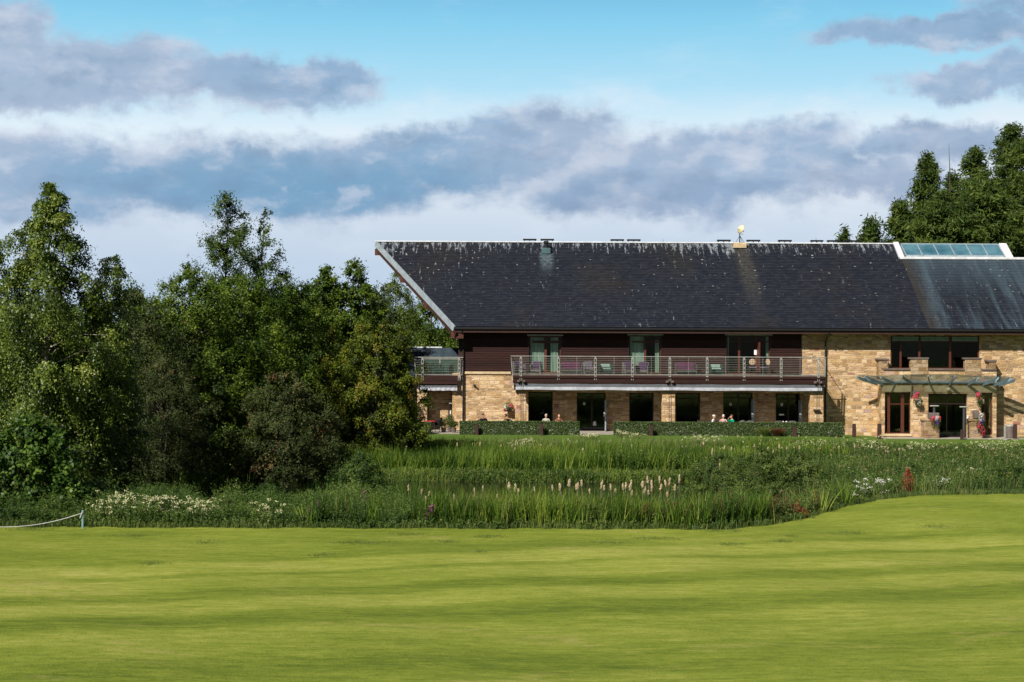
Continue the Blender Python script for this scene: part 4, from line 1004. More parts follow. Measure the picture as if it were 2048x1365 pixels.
# ------------------------------------------------------------------ trees
def at(px, d): Y = d - CD; return WX(px, Y), Y
def ht(py, d, px, b): return W(px, py, d - CD)[1] - float(H(*b))
def T(name, label, cat, px, py_top, d, prof, leaf, **k):
    b = at(px, d); Ht = ht(py_top, d, px, b); return make_tree(name, label, cat, b, Ht, prof, leaf, **k)
GRP = None
T('birch_tree', 'tall pale-green drooping birch at the left edge, highest tree of the left side', 'tree', 95, 362, 60,
  [(0, 1.2), (.12, 2.8), (.45, 2.9), (.65, 2.5), (.80, 1.8), (.90, 1.25), (.955, .75), (1, .1)], L['birch'], nclump=430, cr=.66, sprigs=21, lps=12, lsize=.095, lw=.072, up=.0, droop=.75, bark='birchbark', trunk_r=.13, lean=(0, 0), core=.35, limbs=60, hb=.1)
T('birch_tree', 'second birch crown just right of the tall birch, its tip bent over to the right', 'tree', 205, 500, 61.5,
  [(0, .8), (.3, 1.6), (.6, 1.4), (.85, .9), (.95, .6), (1, .25)], L['birch'], nclump=170, cr=.5, sprigs=18, lps=10, lsize=.085, lw=.06, up=.0, droop=.8, bark='birchbark', trunk_r=.08, lean=(.045, 0), hb=.2)
T('alder_bush', 'broad-leaved bright green bush at the foot of the birch on the left edge', 'bush', 55, 842, 55.5, [(0, 1.4), (.2, 2.3), (.6, 1.9), (.85, 1.1), (1, .4)], L['shiny'], nclump=150, cr=.5, sprigs=12, lps=8, lsize=.15, lw=.11, up=.3, hb=.03, trunk_r=.05, flat=.6)
T('broadleaf_tree', 'dark rounded tree behind the birch, cut by the left edge', 'tree', -25, 520, 72, [(0, 1.5), (.4, 2.4), (.8, 1.8), (1, .5)], L['deep'], nclump=110, cr=.8, sprigs=16, lps=10, lsize=.12, lw=.09)
T('broadleaf_tree', 'brown-tinged ragged tree between the birch and the wide green tree', 'tree', 268, 588, 72, [(0, 1.8), (.3, 2.5), (.7, 2.2), (.9, 1.4), (1, .6)], L['olive'], nclump=260, cr=.62, sprigs=18, lps=10, lsize=.11, lw=.05, up=.6, mats2=[('dead_leaves', L['rusty'], .05)])
T('broadleaf_tree', 'wide mid-green tree with thin upright shoots on its left shoulder', 'tree', 376, 530, 76, [(0, 2.4), (.3, 3.2), (.6, 3.1), (.82, 2.3), (.91, 1.2), (.96, .35), (1, .1)], L['mid'], nclump=330, cr=.72, sprigs=19, lps=10, lsize=.12, lw=.07, up=.7, mats2=[('dead_leaves', L['rusty'], .02)])
T('aspen_tree', 'feathery tall tree blown to the right, higher of the two open-crowned tops', 'tree', 446, 384, 84, [(0, .8), (.5, 1.3), (.62, 1.7), (.75, 1.5), (.88, 1.15), (.96, .65), (1, .15)], L['deep'], nclump=125, cr=.75, sprigs=13, lps=12, lsize=.14, lw=.065, up=.7, wind=.7, hb=.35, bark='bark', lean=(.012, 0), limbs=60, core=.2)
T('aspen_tree', 'feathery open tree leaning right, lower of the two open-crowned tops', 'tree', 490, 420, 85, [(0, .8), (.5, 1.2), (.66, 2.2), (.8, 1.75), (.9, .8), (1, .15)], L['deep'], nclump=105, cr=.75, sprigs=12, lps=12, lsize=.14, lw=.065, up=.5, wind=.9, hb=.35, lean=(.075, 0), limbs=60, core=.25)
T('broadleaf_tree', 'dense bushy green tree directly under the two feathery tops', 'tree', 480, 560, 79, [(0, 2.6), (.3, 3.4), (.65, 3.2), (.9, 2.5), (1, 1.3)], L['mid'], nclump=360, cr=.72, sprigs=19, lps=10, lsize=.12, lw=.075, up=.5)
T('broadleaf_tree', 'rounded green tree left of the twin-topped tree, middle of the left wood', 'tree', 575, 572, 88, [(0, 2.4), (.35, 3.0), (.7, 2.8), (.9, 2.0), (1, .9)], L['mid'], nclump=260, cr=.75, sprigs=17, lps=10, lsize=.13, lw=.08, up=.5)
T('poplar_tree', 'left of the twin conical tops in front of the cloud, bluish green', 'tree', 653, 522, 97, [(0, 1.4), (.4, 2.1), (.65, 1.8), (.82, 1.15), (.93, .55), (1, .08)], L['mid'], nclump=230, cr=.66, sprigs=18, lps=10, lsize=.15, lw=.10, up=.8)
T('poplar_tree', 'right of the twin conical tops, reaching a little higher', 'tree', 705, 513, 98, [(0, 1.6), (.4, 2.2), (.65, 1.95), (.82, 1.35), (.93, .65), (1, .08)], L['mid'], nclump=240, cr=.66, sprigs=18, lps=10, lsize=.15, lw=.10, up=.8)
T('weeping_birch', 'weeping birch whose crown hangs beside the tip of the roof', 'tree', 790, 538, 112, [(0, 1.5), (.4, 1.9), (.75, 1.7), (.9, 1.0), (1, .25)], L['birch'], nclump=150, cr=.75, sprigs=18, lps=12, lsize=.11, lw=.07, up=.1, droop=1.1, bark='birchbark')
T('broadleaf_tree', 'green tree behind the annexe, seen under the slanting roof edge', 'tree', 862, 585, 124, [(0, 2.6), (.4, 3.2), (.75, 2.6), (.93, 1.4), (1, .5)], L['mid'], nclump=200, cr=.85, sprigs=17, lps=10, lsize=.16, lw=.10)
T('broadleaf_tree', 'dark green tree between the twin-topped tree and the weeping birch', 'tree', 748, 560, 104, [(0, 1.8), (.4, 2.2), (.8, 1.6), (1, .4)], L['far'], nclump=130, cr=.8, sprigs=16, lps=10, lsize=.14, lw=.09)
T('hornbeam_tree', 'yellow-green layered hornbeam in front of the annexe, at the left end of the clubhouse', 'tree', 752, 640, 84, [(0, 1.6), (.12, 2.35), (.4, 2.6), (.65, 2.4), (.85, 1.8), (1, .8)], L['hornbeam'], nclump=400, cr=.50, sprigs=16, lps=12, lsize=.105, lw=.075, up=-.05, outw=1.1, hb=.04, core=.5, tipbright=.4)
T('hornbeam_tree', 'small yellowing tree behind the left shoulder of the layered hornbeam', 'tree', 665, 655, 88, [(0, 1.4), (.4, 1.9), (.8, 1.3), (1, .4)], L['hornbeam'], nclump=130, cr=.6, sprigs=15, lps=10, lsize=.11, lw=.08)
T('sallow_bush', 'large grey-olive willow bush leaning over the dark pond edge, with dead brown twigs', 'bush', 575, 748, 73, [(0, 1.2), (.2, 2.2), (.45, 2.6), (.7, 2.1), (.9, 1.2), (1, .5)], L['olive'], nclump=300, cr=.5, sprigs=17, lps=10, lsize=.095, lw=.055, up=.25, hb=.12, mats2=[('dead_leaves', L['rusty'], .05)], trunks=3, flat=.8, trunk_r=.08, bark='bark')
T('sallow_bush', 'tall dull brown-grey willow right of the birch, darkest of the left wood', 'bush', 322, 705, 69, [(0, 1.3), (.3, 2.2), (.6, 2.1), (.85, 1.3), (1, .4)], L['olive'], nclump=240, cr=.55, sprigs=18, lps=10, lsize=.095, lw=.04, up=.1, hb=.12, trunks=3, trunk_r=.08, flat=.8, bark='bark')
T('sallow_bush', 'dark green bush between the two grey-olive willows', 'bush', 445, 680, 76, [(0, 2.0), (.3, 2.6), (.7, 2.3), (1, .9)], L['mid'], nclump=260, cr=.62, sprigs=17, lps=10, lsize=.11, lw=.07, trunks=2)
T('sallow_bush', 'dark low bush in the shade between birch and willow', 'bush', 215, 760, 64, [(0, 1.0), (.4, 1.5), (.8, 1.1), (1, .4)], L['deep'], nclump=110, cr=.5, sprigs=14, lps=9, lsize=.10, lw=.07, trunks=2)
T('broadleaf_tree', 'green tree filling the gap behind the two willows, left of the hornbeam', 'tree', 625, 620, 92, [(0, 2.0), (.4, 2.4), (.8, 1.7), (1, .5)], L['mid'], nclump=160, cr=.75, sprigs=16, lps=10, lsize=.13, lw=.08)
T('broadleaf_tree', 'dark tree low behind the birch, to the left of the brown-tinged tree', 'tree', 165, 600, 76, [(0, 1.8), (.4, 2.3), (.8, 1.7), (1, .5)], L['deep'], nclump=140, cr=.75, sprigs=16, lps=10, lsize=.12, lw=.08)
T('broadleaf_tree', 'green tree filling the dip between the birch and the wide green tree', 'tree', 258, 572, 81, [(0, 2.0), (.4, 2.5), (.8, 2.1), (1, .8)], L['mid'], nclump=200, cr=.72, sprigs=17, lps=10, lsize=.12, lw=.08, up=.5)
T('broadleaf_tree', 'low bushy tree filling the dip left of the twin conical tops', 'tree', 612, 574, 100, [(0, 2.4), (.4, 3.0), (.8, 2.5), (1, 1.1)], L['mid'], nclump=220, cr=.78, sprigs=17, lps=10, lsize=.14, lw=.09, up=.5)
# conifers behind the right end
def K(label, px, py, d, R, **k):
    b = at(px, d); return make_conifer('larch_tree', label, 'tree', b, ht(py, d, px, b), R, L['conifer'], **k)
K('tall larch at the right edge, highest of the conifers behind the clubhouse', 2020, 246, 140, 7.6, dens=2.2, shape=.82)
K('tall larch second from the right edge, with a rounded open top', 1948, 293, 138, 6.6, dens=2.2, shape=.78)
K('pointed larch left of centre in the conifer group, behind the roof', 1853, 308, 136, 6.2, dens=2.2, shape=.85)
K('larch with a broken outline between the pointed larch and the rounded one', 1905, 345, 142, 5.4, dens=2.0, shape=.75)
K('shorter larch standing left of the pointed larch', 1798, 402, 134, 5.2, dens=2.2, shape=.8)
K('lowest larch of the group, its tip just above the slate roof', 1742, 436, 132, 4.4, dens=2.0, shape=.8)
K('dark larch cut by the right edge of the photo', 2085, 262, 136, 8, dens=2.6, shape=.5)
K('broad larch low behind the skylight', 1965, 372, 128, 7.0, dens=2.6, shape=.4)
K('pale green larch low behind the white roof flashing', 1885, 405, 127, 6.5, dens=2.6, shape=.4)
K('small solitary conifer tip poking above the ridge left of the conifer group', 1686, 462, 125, 1.3, dens=1.5, shape=.8)
b = at(1897, 139); make_conifer('dead_larch', 'bare dead larch spike standing up among the conifers', 'tree', b, ht(283, 139, 1897, b), 1.7, L['conifer'], bare=1, gap=.5)
b = at(1632, 130); make_conifer('dead_larch', 'pair-like bare twig tips just above the ridge right of the dish', 'tree', b, ht(470, 130, 1632, b), 1.1, L['conifer'], bare=1, gap=.35, hb=.7)
b = at(1326, 132); make_conifer('dead_larch', 'tiny bare twig tip above the middle of the ridge', 'tree', b, ht(474, 132, 1326, b), .8, L['conifer'], bare=1, gap=.35, hb=.7)

src = [o for o in C.objects if o.parent is None and o.name.startswith(('broadleaf_tree', 'birch_tree'))][:5]
for k, (x, y) in enumerate(((-25.5, -31), (-30, -24), (-28, -38), (-35, -30), (-33, -16))):
    o = dup(src[k], (x, y, float(H(x, y))), k * 1.3, 'tree of the same wood beyond the left edge of the photo', 'trees beyond the left edge', scale=.72 + .07 * k)
# far wood
f = Fol(); n = 42000; x = rng.uniform(-160, 190, n); d0 = 225 + 40 * rng.uniform(0, 1, n); top = 9.5 + 1.6 * np.sin(x * .13) + 1.3 * np.sin(x * .37 + 2) + .7 * np.sin(x * 1.1)
z = top * np.sqrt(rng.uniform(0, 1, n)) + rng.normal(0, .35, n)
f.leaves(np.stack([x, d0 - 100, np.maximum(z, .1)], 1), unit(rng.normal(size=(n, 3)) + np.array([0, -.8, .6])), 1.1, .8, rng.uniform(0, 1, n)); tag(f.make('distant_woodland', L['far']), 'dark band of woodland along the horizon behind everything', 'woodland', kind='stuff')

# ------------------------------------------------------------------ waterside vegetation
def pts_in(n, x0, x1, yf0, yf1, cond=None):
    x = rng.uniform(x0, x1, n); t = rng.uniform(0, 1, n); y = yf0(x) + (yf1(x) - yf0(x)) * t
    if cond is not None: k = cond(x, y); x, y = x[k], y[k]
    return x, y, H(x, y)
nz = lambda x, y, s=1.0, p=0.0: (np.sin(x * .9 * s + p) * np.cos(y * 1.1 * s + p * 2) + .6 * np.sin(x * 2.3 * s + y * 1.7 * s + p) + .35 * np.sin(x * 5.1 * s - y * 3.7 * s)) / 1.95
cst = lambda v: (lambda x: np.full_like(x, v))
eo = lambda o: (lambda x: edge(x) + o)
def reeds(name, label, n, x0, x1, ya, yb, h0, h1, w, leaf=None, cond=None, dens=None, bend=.35, dry=0.0, tb=0.0):
    x, y, z = pts_in(n, x0, x1, ya, yb, cond)
    # grow in tussocks
    tx = np.round(x / .35) * .35 + .12 * np.sin(y * 7); k = rng.uniform(size=len(x)) < .6
    x = np.where(k, tx + rng.normal(0, .06, len(x)), x); z = H(x, y)
    h = rng.uniform(h0, h1, len(x)) * (1 + .22 * nz(x, y, .8, 1.3) + .12 * nz(x, y, 2.6, .3)) * (1 - .42 * sst(x, 8, 14) * sst(y, -30, -18)); lean = rng.normal(0, .22, (len(x), 2)); lean[:, 0] += .05
    tint = np.clip(.36 + .34 * nz(x, y, .6, 4.) + .18 * np.sin(tx * 9.1) + rng.normal(0, .17, len(x)) + tb, 0, 1); tint = np.where(rng.uniform(size=len(x)) < dry, rng.uniform(.9, 1, len(x)), np.minimum(tint, .88))
    f = Fol(); f.blades(np.stack([x, y, z - .02], 1), h, w, lean, tint, bend); return tag(f.make(name, leaf or L['reed']), label, 'reeds', kind='stuff')
def herbs(name, label, n, x0, x1, ya, yb, h0, h1, leaf, ls, lw, lpst=26, cond=None, hf=None, cat='undergrowth', spread=.09, spire=True):
    x, y, z = pts_in(n, x0, x1, ya, yb, cond)
    h = rng.uniform(h0, h1, len(x)) * (1 + .25 * nz(x, y, .7, 2.1)) * (1 - .45 * sst(x, 8, 14) * sst(y, -30, -18))
    if hf is not None: h = h * hf(x, y)
    N = len(x); i = np.repeat(np.arange(N), lpst); t = rng.uniform(.03, 1, N * lpst) ** .8
    lean = rng.normal(0, .16, (N, 2)); a = rng.uniform(0, 6.28, len(i)); r = spread * (1.25 - t * .75) * rng.uniform(.3, 1.5, len(i)) * np.clip(h[i], .5, 1.5)
    p = np.stack([x[i] + lean[i, 0] * h[i] * t + np.cos(a) * r, y[i] + lean[i, 1] * h[i] * t + np.sin(a) * r, z[i] + h[i] * t], 1)
    nr = unit(np.stack([np.cos(a) * .5, np.sin(a) * .5 - .25, np.full(len(i), .6)], 1) + rng.normal(size=p.shape) * .5)
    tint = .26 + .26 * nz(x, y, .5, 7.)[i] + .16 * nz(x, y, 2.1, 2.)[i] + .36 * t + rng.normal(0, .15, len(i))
    f = Fol(); f.leaves(p, nr, ls, lw, tint, axis_=np.stack([np.cos(a), np.sin(a), np.full(len(i), .5)], 1)); return tag(f.make(name, leaf), label, cat, kind='stuff')
# far bank: tall reeds with fresh light bases, sedge at the water's edge
reeds('far_reed_bed', 'long bed of green reeds on the far bank of the pond in front of the hedges', 36000, -13.5, 17, cst(-19.6), cst(-12.2), 1.0, 1.58, .032, cond=lambda x, y: y < -12.4 - 1.0 * np.sin(x * .7) - .5 * np.sin(x * 1.9), tb=.14, bend=.5)
reeds('sedge_edge', 'low mixed sedge and cress fringe along the far water line', 14000, -12, 12, lambda x: -23.0 + .5 * np.sin(x * .8) + .3 * np.sin(x * 2.3), cst(-18.8), .20, .55, .025, tb=.12, dry=.10, bend=.7)
herbs('cress_fringe', 'low leafy green fringe at the foot of the far reeds', 9000, -12, 13, lambda x: -23.2 + .5 * np.sin(x * .8) + .3 * np.sin(x * 2.3), cst(-18.9), .15, .38, L['willow'], .07, .05, 16)
reeds('bank_grass', 'flowering yellowish grasses along the top of the far bank', 26000, -8, 27, cst(-13.4), cst(-10.0), .40, .75, .016, L['meadow'], dry=.12, bend=.6)
# right meadow
herbs('wild_meadow', 'tangled wild meadow herbs between the mown fairway and the entrance lawn', 11000, 12, 42, lambda x: edge(x) + 1.0, cst(-11.0), .55, 1.0, L['herb'], .085, .045, 22)
reeds('meadow_grass', 'long meadow grasses mixed among the herbs on the right', 42000, 9, 42, lambda x: edge(x) + .6, cst(-10.6), .55, 1.1, .022, L['meadow'], dry=.08, bend=.6)
# near bank: herbs on the left, reeds in the middle
herbs('willowherb_bank', 'dense small-leaved willowherb along the near bank, left of the bulrushes', 12500, -26, -3.5, eo(.35), eo(6.5), 1.0, 1.35, L['herb'], .062, .026, 44, cond=None, hf=lambda x, y: (.45 + .55 * sst(y - edge(x), .6, 2.2)) * (1 + .16 * np.sin(x * 1.9) + .1 * np.sin(x * 4.3 + y)))
herbs('dock_and_nettle', 'ragged low weeds at the edge of the mown grass', 4200, -32, 13.5, eo(.05), eo(1.0), .10, .34, L['willow'], .07, .045, 14)
reeds('verge_grass', 'uncut grass fringe where the fairway meets the reeds', 30000, -20, 40, eo(-.08), eo(.8), .08, .30, .016, L['meadow'], tb=.05, bend=.6)
reeds('near_reed_bed', 'tall bed of reeds along the near bank below the pond', 22000, -6.5, 8.8, eo(.25), eo(5.2), .75, 1.55, .028, cond=lambda x, y: (x > -3.0) | (nz(x, y, 1.3) > .15), tb=.12, dry=.06, bend=.5)
reeds('dry_reeds', 'dead straw-coloured stalks among the near reeds', 900, -1, 9, eo(.7), eo(4.6), .7, 1.3, .018, L['dry'], bend=.5)
herbs('green_tangle', 'small-leaved green tangle climbing through the near reeds', 2600, -3.0, 13, eo(.4), eo(5.0), .5, .9, L['willow'], .06, .04, 40)
herbs('rusty_dock', 'brown seeding dock plants at the foot of the willow scrub', 330, 3.8, 11.0, eo(.6), eo(3.0), .6, .95, L['rusty'], .06, .035, 60, cond=lambda x, y: nz(x, y, .8, .5) > .05)
reeds('shade_reeds', 'thin reeds standing in the dark water under the left trees', 1300, -15, -4, cst(-32), cst(-24), 1.2, 1.8, .028)
herbs('shore_weeds', 'dark low plants under the left trees', 7000, -34, -6.5, lambda x: edge(x) + 6.5, cst(-16), .4, .9, L['deep'], .10, .06, 20, cond=lambda x, y: (x < -12.5) | (y < -40.0) | (y > -22))
T('willow_bush', 'rounded small-leaved willow bush rising out of the herbs below the shaded pond edge', 'bush', 722, 908, 59.5, [(0, 1.2), (.3, 1.5), (.7, 1.1), (.9, .6), (1, .2)], L['herb'], nclump=150, cr=.34, sprigs=14, lps=10, lsize=.065, lw=.032, up=.6, hb=.03, trunk_r=.03, trunks=3)
for (px, py, d, r, lab) in ((1440, 905, 66, 1.7, 'leftmost willow scrub mound on the right bank of the pond'), (1520, 898, 68, 1.7, 'middle willow scrub mound on the right bank, behind the brown docks'), (1600, 912, 67, 1.5, 'right willow scrub mound merging into the meadow'), (1490, 955, 60.5, 1.2, 'low front willow scrub above the fan-shaped reeds')):
    T('willow_bush', lab, 'bush', px, py, d, [(0, r), (.35, r * 1.05), (.7, r * .8), (.9, r * .45), (1, .15)], L['willow'], nclump=150, cr=.36, sprigs=14, lps=10, lsize=.075, lw=.038, up=.5, hb=.03, trunk_r=.03, trunks=3)
T('willow_bush', 'dark scrub bush at the right edge of the photo above the mown crest', 'bush', 2030, 935, 66, [(0, 1.4), (.4, 1.3), (.8, .9), (1, .3)], L['deep'], nclump=110, cr=.36, sprigs=14, lps=9, lsize=.075, lw=.04, up=.5, hb=.03, trunk_r=.03, trunks=2)
def blossoms(name, label, n, x0, x1, ya, yb, z0, z1, m, ls, cond=None):
    x, y, z = pts_in(n, x0, x1, ya, yb, cond); k = np.repeat(np.arange(len(x)), 7); hh = rng.uniform(z0, z1, len(x)) * (1 - .35 * sst(x, 8, 14) * sst(y, -30, -18))
    p = np.stack([x[k] + rng.normal(0, .035, len(k)), y[k] + rng.normal(0, .035, len(k)), z[k] + hh[k] + rng.normal(0, .03, len(k))], 1)
    f = Fol(); f.leaves(p, unit(rng.normal(size=p.shape) * .5 + np.array([-.2, -.6, .7])), ls, ls * .7, rng.uniform(0, 1, len(k))); return tag(f.make(name, m), label, 'flowers', kind='stuff')
blossoms('cream_wildflowers', 'cream flower heads scattered over the far bank and the right meadow', 420, 2, 32, cst(-19), cst(-10.5), .75, 1.25, L['cream'], .05, cond=lambda x, y: nz(x, y, .9, 1.) > .1)
blossoms('straw_seed_heads', 'straw-coloured seed heads in the right meadow', 520, 9, 34, lambda x: edge(x) + 2.0, cst(-14), .75, 1.15, L['dry'], .06, cond=lambda x, y: nz(x, y, .6, 3.) > .1)
blossoms('pale_bank_grass', 'pale seeding grass plumes along the top of the far bank', 700, -3, 16, cst(-14.6), cst(-11.0), .55, .85, L['dry'], .05)
herbs('brown_docks', 'brown seeding docks scattered through the near reeds', 120, 2.0, 9.5, eo(.5), eo(3.5), .7, 1.15, L['rusty'], .06, .03, 60)
herbs('dark_scrub', 'patches of darker leafy scrub among the far reeds', 500, 5, 16, cst(-20), cst(-14), .8, 1.2, L['deep'], .09, .06, 60, cond=lambda x, y: nz(x, y, .55, 1.2) > .2)
# individual iris fans
def fan(px, py, d, h, n, lab, tint=.8):
    x = WX(px, d - CD); y = d - CD; z = float(H(x, y)); r = np.array([x, y, z])
    root = thing('iris_clump', lab, 'plant', tuple(r)); f = Fol()
    b = np.stack([x + rng.normal(0, .12, n), y + rng.normal(0, .1, n), np.full(n, z - .02)], 1); lean = np.stack([(b[:, 0] - x) * 3 + rng.normal(0, .12, n), rng.normal(0, .2, n)], 1)
    f.blades(b, rng.uniform(.6, 1, n) * h, .04, lean, np.full(n, tint) + rng.normal(0, .05, n), .25, 4); f.make('leaves', L['reed'], root)
fan(618, 1055, 53.3, .95, 26, 'bright upright blade clump at the lawn edge, below the purple spikes')
fan(1428, 1045, 54.2, 1.5, 26, 'fan of tall grey-green blades in front of the brown docks, left one', .6)
fan(1480, 1045, 54.0, 1.1, 16, 'smaller blade fan between the left fan and the dock plants', .7)
fan(1640, 1020, 58.0, 1.2, 34, 'bright yellow-green blade fan by the curve of the mown grass', .86)
fan(1690, 1005, 59.8, 1.3, 34, 'taller blade fan just right of the yellow-green one', .7)
fan(1835, 990, 62.6, 1.0, 18, 'narrow green blade clump beside the rust-red dock', .6)
fan(500, 1052, 54.0, .9, 16, 'dark green blades between the cream flower heads on the left')
# rust red dock and ornamental grasses
x, y = at(1817, 62.6); 
def rusty(px, d, h, r, lab, m, name='dock_plant', n=900):
    x, y = at(px, d); z = float(H(x, y)); root = thing(name, lab, 'plant', (x, y, z)); f = Fol(); t = rng.uniform(.1, 1, n); a = rng.uniform(0, 6.28, n); rr = r * np.sin(np.pi * np.clip(t * .85 + .1, 0, 1)) * np.sqrt(rng.uniform(0, 1, n))
    p = np.stack([x + np.cos(a) * rr, y + np.sin(a) * rr, z + h * t], 1); f.leaves(p, unit(rng.normal(size=(n, 3)) + np.array([0, -.5, .2])), .09, .03, rng.uniform(0, 1, n), axis_=np.tile(np.array([[0, 0, 1.]]), (n, 1))); f.make('seed_heads', m, root)
    mb = MB()
    for k in range(9): mb.tube([(x + rng.normal(0, .05), y, z - .05), (x + rng.normal(0, r * .5), y + rng.normal(0, .1), z + h * .9)], [.012, .005], 5)
    obj('stems', mb, M['paletwig'], root)
L['orange'] = leafmat('orange_rust_seed', [(0, (.12, .03, .012)), (1, (.32, .085, .03))], .25)
rusty(1817, 62.8, 1.05, .28, 'rust-red dock plant standing out in the meadow above the mown crest', L['orange'])
rusty(1590, 56.5, .55, .5, 'rust-brown dead fern leaning over the mown edge', L['orange'], 'dead_fern')
rusty(458, 54.6, 1.1, .3, 'brown feathery seeding dock among the left herbs', L['rusty'])
def tuft(px, d, h, r, lab, m):
    x, y = at(px, d); z = float(H(x, y)); n = 900; root = thing('ornamental_grass', lab, 'plant', (x, y, z)); a = rng.uniform(0, 6.28, n); l = rng.uniform(.1, 1, n) * r * .9
    f = Fol(); f.blades(np.stack([x + np.cos(a) * .12, y + np.sin(a) * .12, np.full(n, z)], 1), rng.uniform(.7, 1.1, n) * h, .012, np.stack([np.cos(a) * l / h, np.sin(a) * l / h], 1), rng.uniform(.2, 1, n), .5, 3); f.make('leaves', m, root)
tuft(1528, 95.0, .60, .75, 'rounded green ornamental grass in front of the long hedge', L['meadow'])
tuft(1556, 95.0, .55, .8, 'russet brown ornamental grass beside the green one', L['rusty'])
# the hedges
def hedge(pxa, pxb, y0, y1, zt, lab, n):
    xa, xb = WX(pxa, y0), WX(pxb, y0); root = thing('clipped_hedge', lab, 'hedge', ((xa + xb) / 2, (y0 + y1) / 2, 0)); f = Fol()
    A_ = [( (xb - xa) * zt, 0), ((xb - xa) * (y1 - y0), 1), ((y1 - y0) * zt, 2), ((y1 - y0) * zt, 3), ((xb - xa) * zt, 4)]; tot = sum(a for a, _ in A_)
    for a, k in A_:
        m_ = int(n * a / tot); u, v = rng.uniform(0, 1, m_), rng.uniform(0, 1, m_); dp = rng.exponential(.05, m_) - .035 * nz(u * (xb - xa), v * 2, 2.5)
        if k == 0: p = np.stack([xa + (xb - xa) * u, y0 + dp, zt * v], 1); nn = (0, -1, .3)
        elif k == 1: p = np.stack([xa + (xb - xa) * u, y0 + (y1 - y0) * v, zt - dp * .7], 1); nn = (0, -.2, 1)
        elif k == 2: p = np.stack([xa + dp, y0 + (y1 - y0) * u, zt * v], 1); nn = (-1, 0, .3)
        elif k == 3: p = np.stack([xb - dp, y0 + (y1 - y0) * u, zt * v], 1); nn = (1, 0, .3)
        else: p = np.stack([xa + (xb - xa) * u, y1 - dp, zt * v], 1); nn = (0, 1, .3)
        p[:, 2] += H(p[:, 0], p[:, 1]) * 0 ; f.leaves(p, unit(rng.normal(size=(m_, 3)) * .6 + np.array(nn)), .058, .04, rng.normal(.55, .25, m_))
    f.make('leaves', L['hedge'], root)
    mb = MB(); mb.box(xa + .10, xb - .10, y0 + .10, y1 - .10, -.1, zt - .10, .03); obj('twig_core', mb, M['bark'], root)
ZH = .80
hedge(920, 1160, -4.6, -4.0, ZH, 'long clipped beech hedge below the flower basket, left of the open terrace door', 38000)
hedge(1229, 1688, -4.6, -4.0, ZH, 'longest clipped hedge, running to the right in front of the terrace', 68000)
hedge(826, 862, -4.4, -3.6, .72, 'short clipped hedge by the red table at the left end of the terrace', 6000)
# bulrushes one by one
def bulrush(name, group):
    r = thing(name, 'single bulrush with a fluffy pale seed head above green blades', 'bulrush', (0, 0, 0), group)
    mb = MB(); mb.tube([(0, 0, -.05), (.01, 0, .7), (.015, .005, 1.42)], [.010, .008, .005], 5); obj('stem', mb, M['paletwig'], r)
    mb = MB(); prof = [(.008, 0), (.030, .02), (.036, .06), (.032, .10), (.038, .14), (.028, .19), (.010, .22)]; mb.lathe(prof, (.012, .003, 1.20), 9)
    for i_, v in enumerate(mb.v):
        q = random.uniform(.65, 1.5); mb.v[i_] = (.012 + (v[0] - .012) * q, .003 + (v[1] - .003) * q, v[2] + random.uniform(-.01, .01))
    o = obj('seed_head', mb, M['fluff'], r, True)
    f = Fol(); n = 5; f.blades(np.tile(np.array([[0., 0, 0]]), (n, 1)), rng.uniform(.9, 1.4, n), .024, rng.normal(0, .16, (n, 2)), rng.uniform(.3, .7, n), .3, 4); f.make('leaves', L['reed'], r)
    return r
def fluff_build(t, b):
    tc = t.new('ShaderNodeTexCoord'); n = t.noise(tc.outputs['Object'], 30, 4, .7).outputs[0]
    t.put(b.inputs['Base Color'], t.ramp(n, [(.38, (.13, .085, .045)), (.50, (.32, .26, .15)), (.66, (.55, .49, .34))])); bump(t, b, n, 1.0, .03)
M['fluff'] = mat('fluffy_seed', rough=1, spec=.05, build=fluff_build)
protoN = [bulrush('bulrush', 'bulrushes with fluffy heads along the near bank') for _ in range(4)]
near = [(820, 978), (836, 985), (856, 990), (859, 1000), (922, 995), (937, 990), (957, 983), (969, 979), (921, 1008), (994, 995), (1003, 995), (1020, 975), (1025, 972), (1034, 980), (1041, 985), (1049, 972), (1080, 980), (1112, 978), (1119, 976), (1131, 974), (1139, 965), (1149, 973), (1159, 975), (1179, 985), (1205, 968), (1208, 978), (1226, 975), (1235, 984), (1252, 967), (1254, 975), (1259, 987), (1272, 992), (1282, 985), (1286, 970), (1290, 980), (1298, 978), (1306, 960), (1308, 968), (1315, 975), (1322, 960), (1329, 963), (1337, 990), (1344, 975), (1349, 967), (1358, 955), (1306, 988), (1245, 972), (1270, 976), (1195, 972), (1168, 968)]
for i, (px, py) in enumerate(near):
    d = rng.uniform(56.0, 58.2); x, y = at(px + rng.normal(0, 1.5), d); zt = W(px, py - 8, y)[1]; z = float(H(x, y)); s = (zt - z) / 1.42; xy = max(.95, min(s, 1.25))
    o = protoN[i] if i < 4 else dup(protoN[i % 4], (x, y, z))
    o['label'] = ('pale bulrush among the sparse ones above the magenta loosestrife' if px < 880 else 'bulrush with fluffy head in the loose group left of the pond middle' if px < 1060 else 'bulrush with fluffy head in the middle of the near bank' if px < 1200 else 'bulrush with fluffy head in the densest cluster beside the willow scrub')
    q_ = xy * rng.uniform(.75, 1.25); o.location = (x, y, z); o.rotation_euler = (rng.normal(0, .07), rng.normal(0, .09), rng.uniform(0, 6)); o.scale = (q_, q_, s)
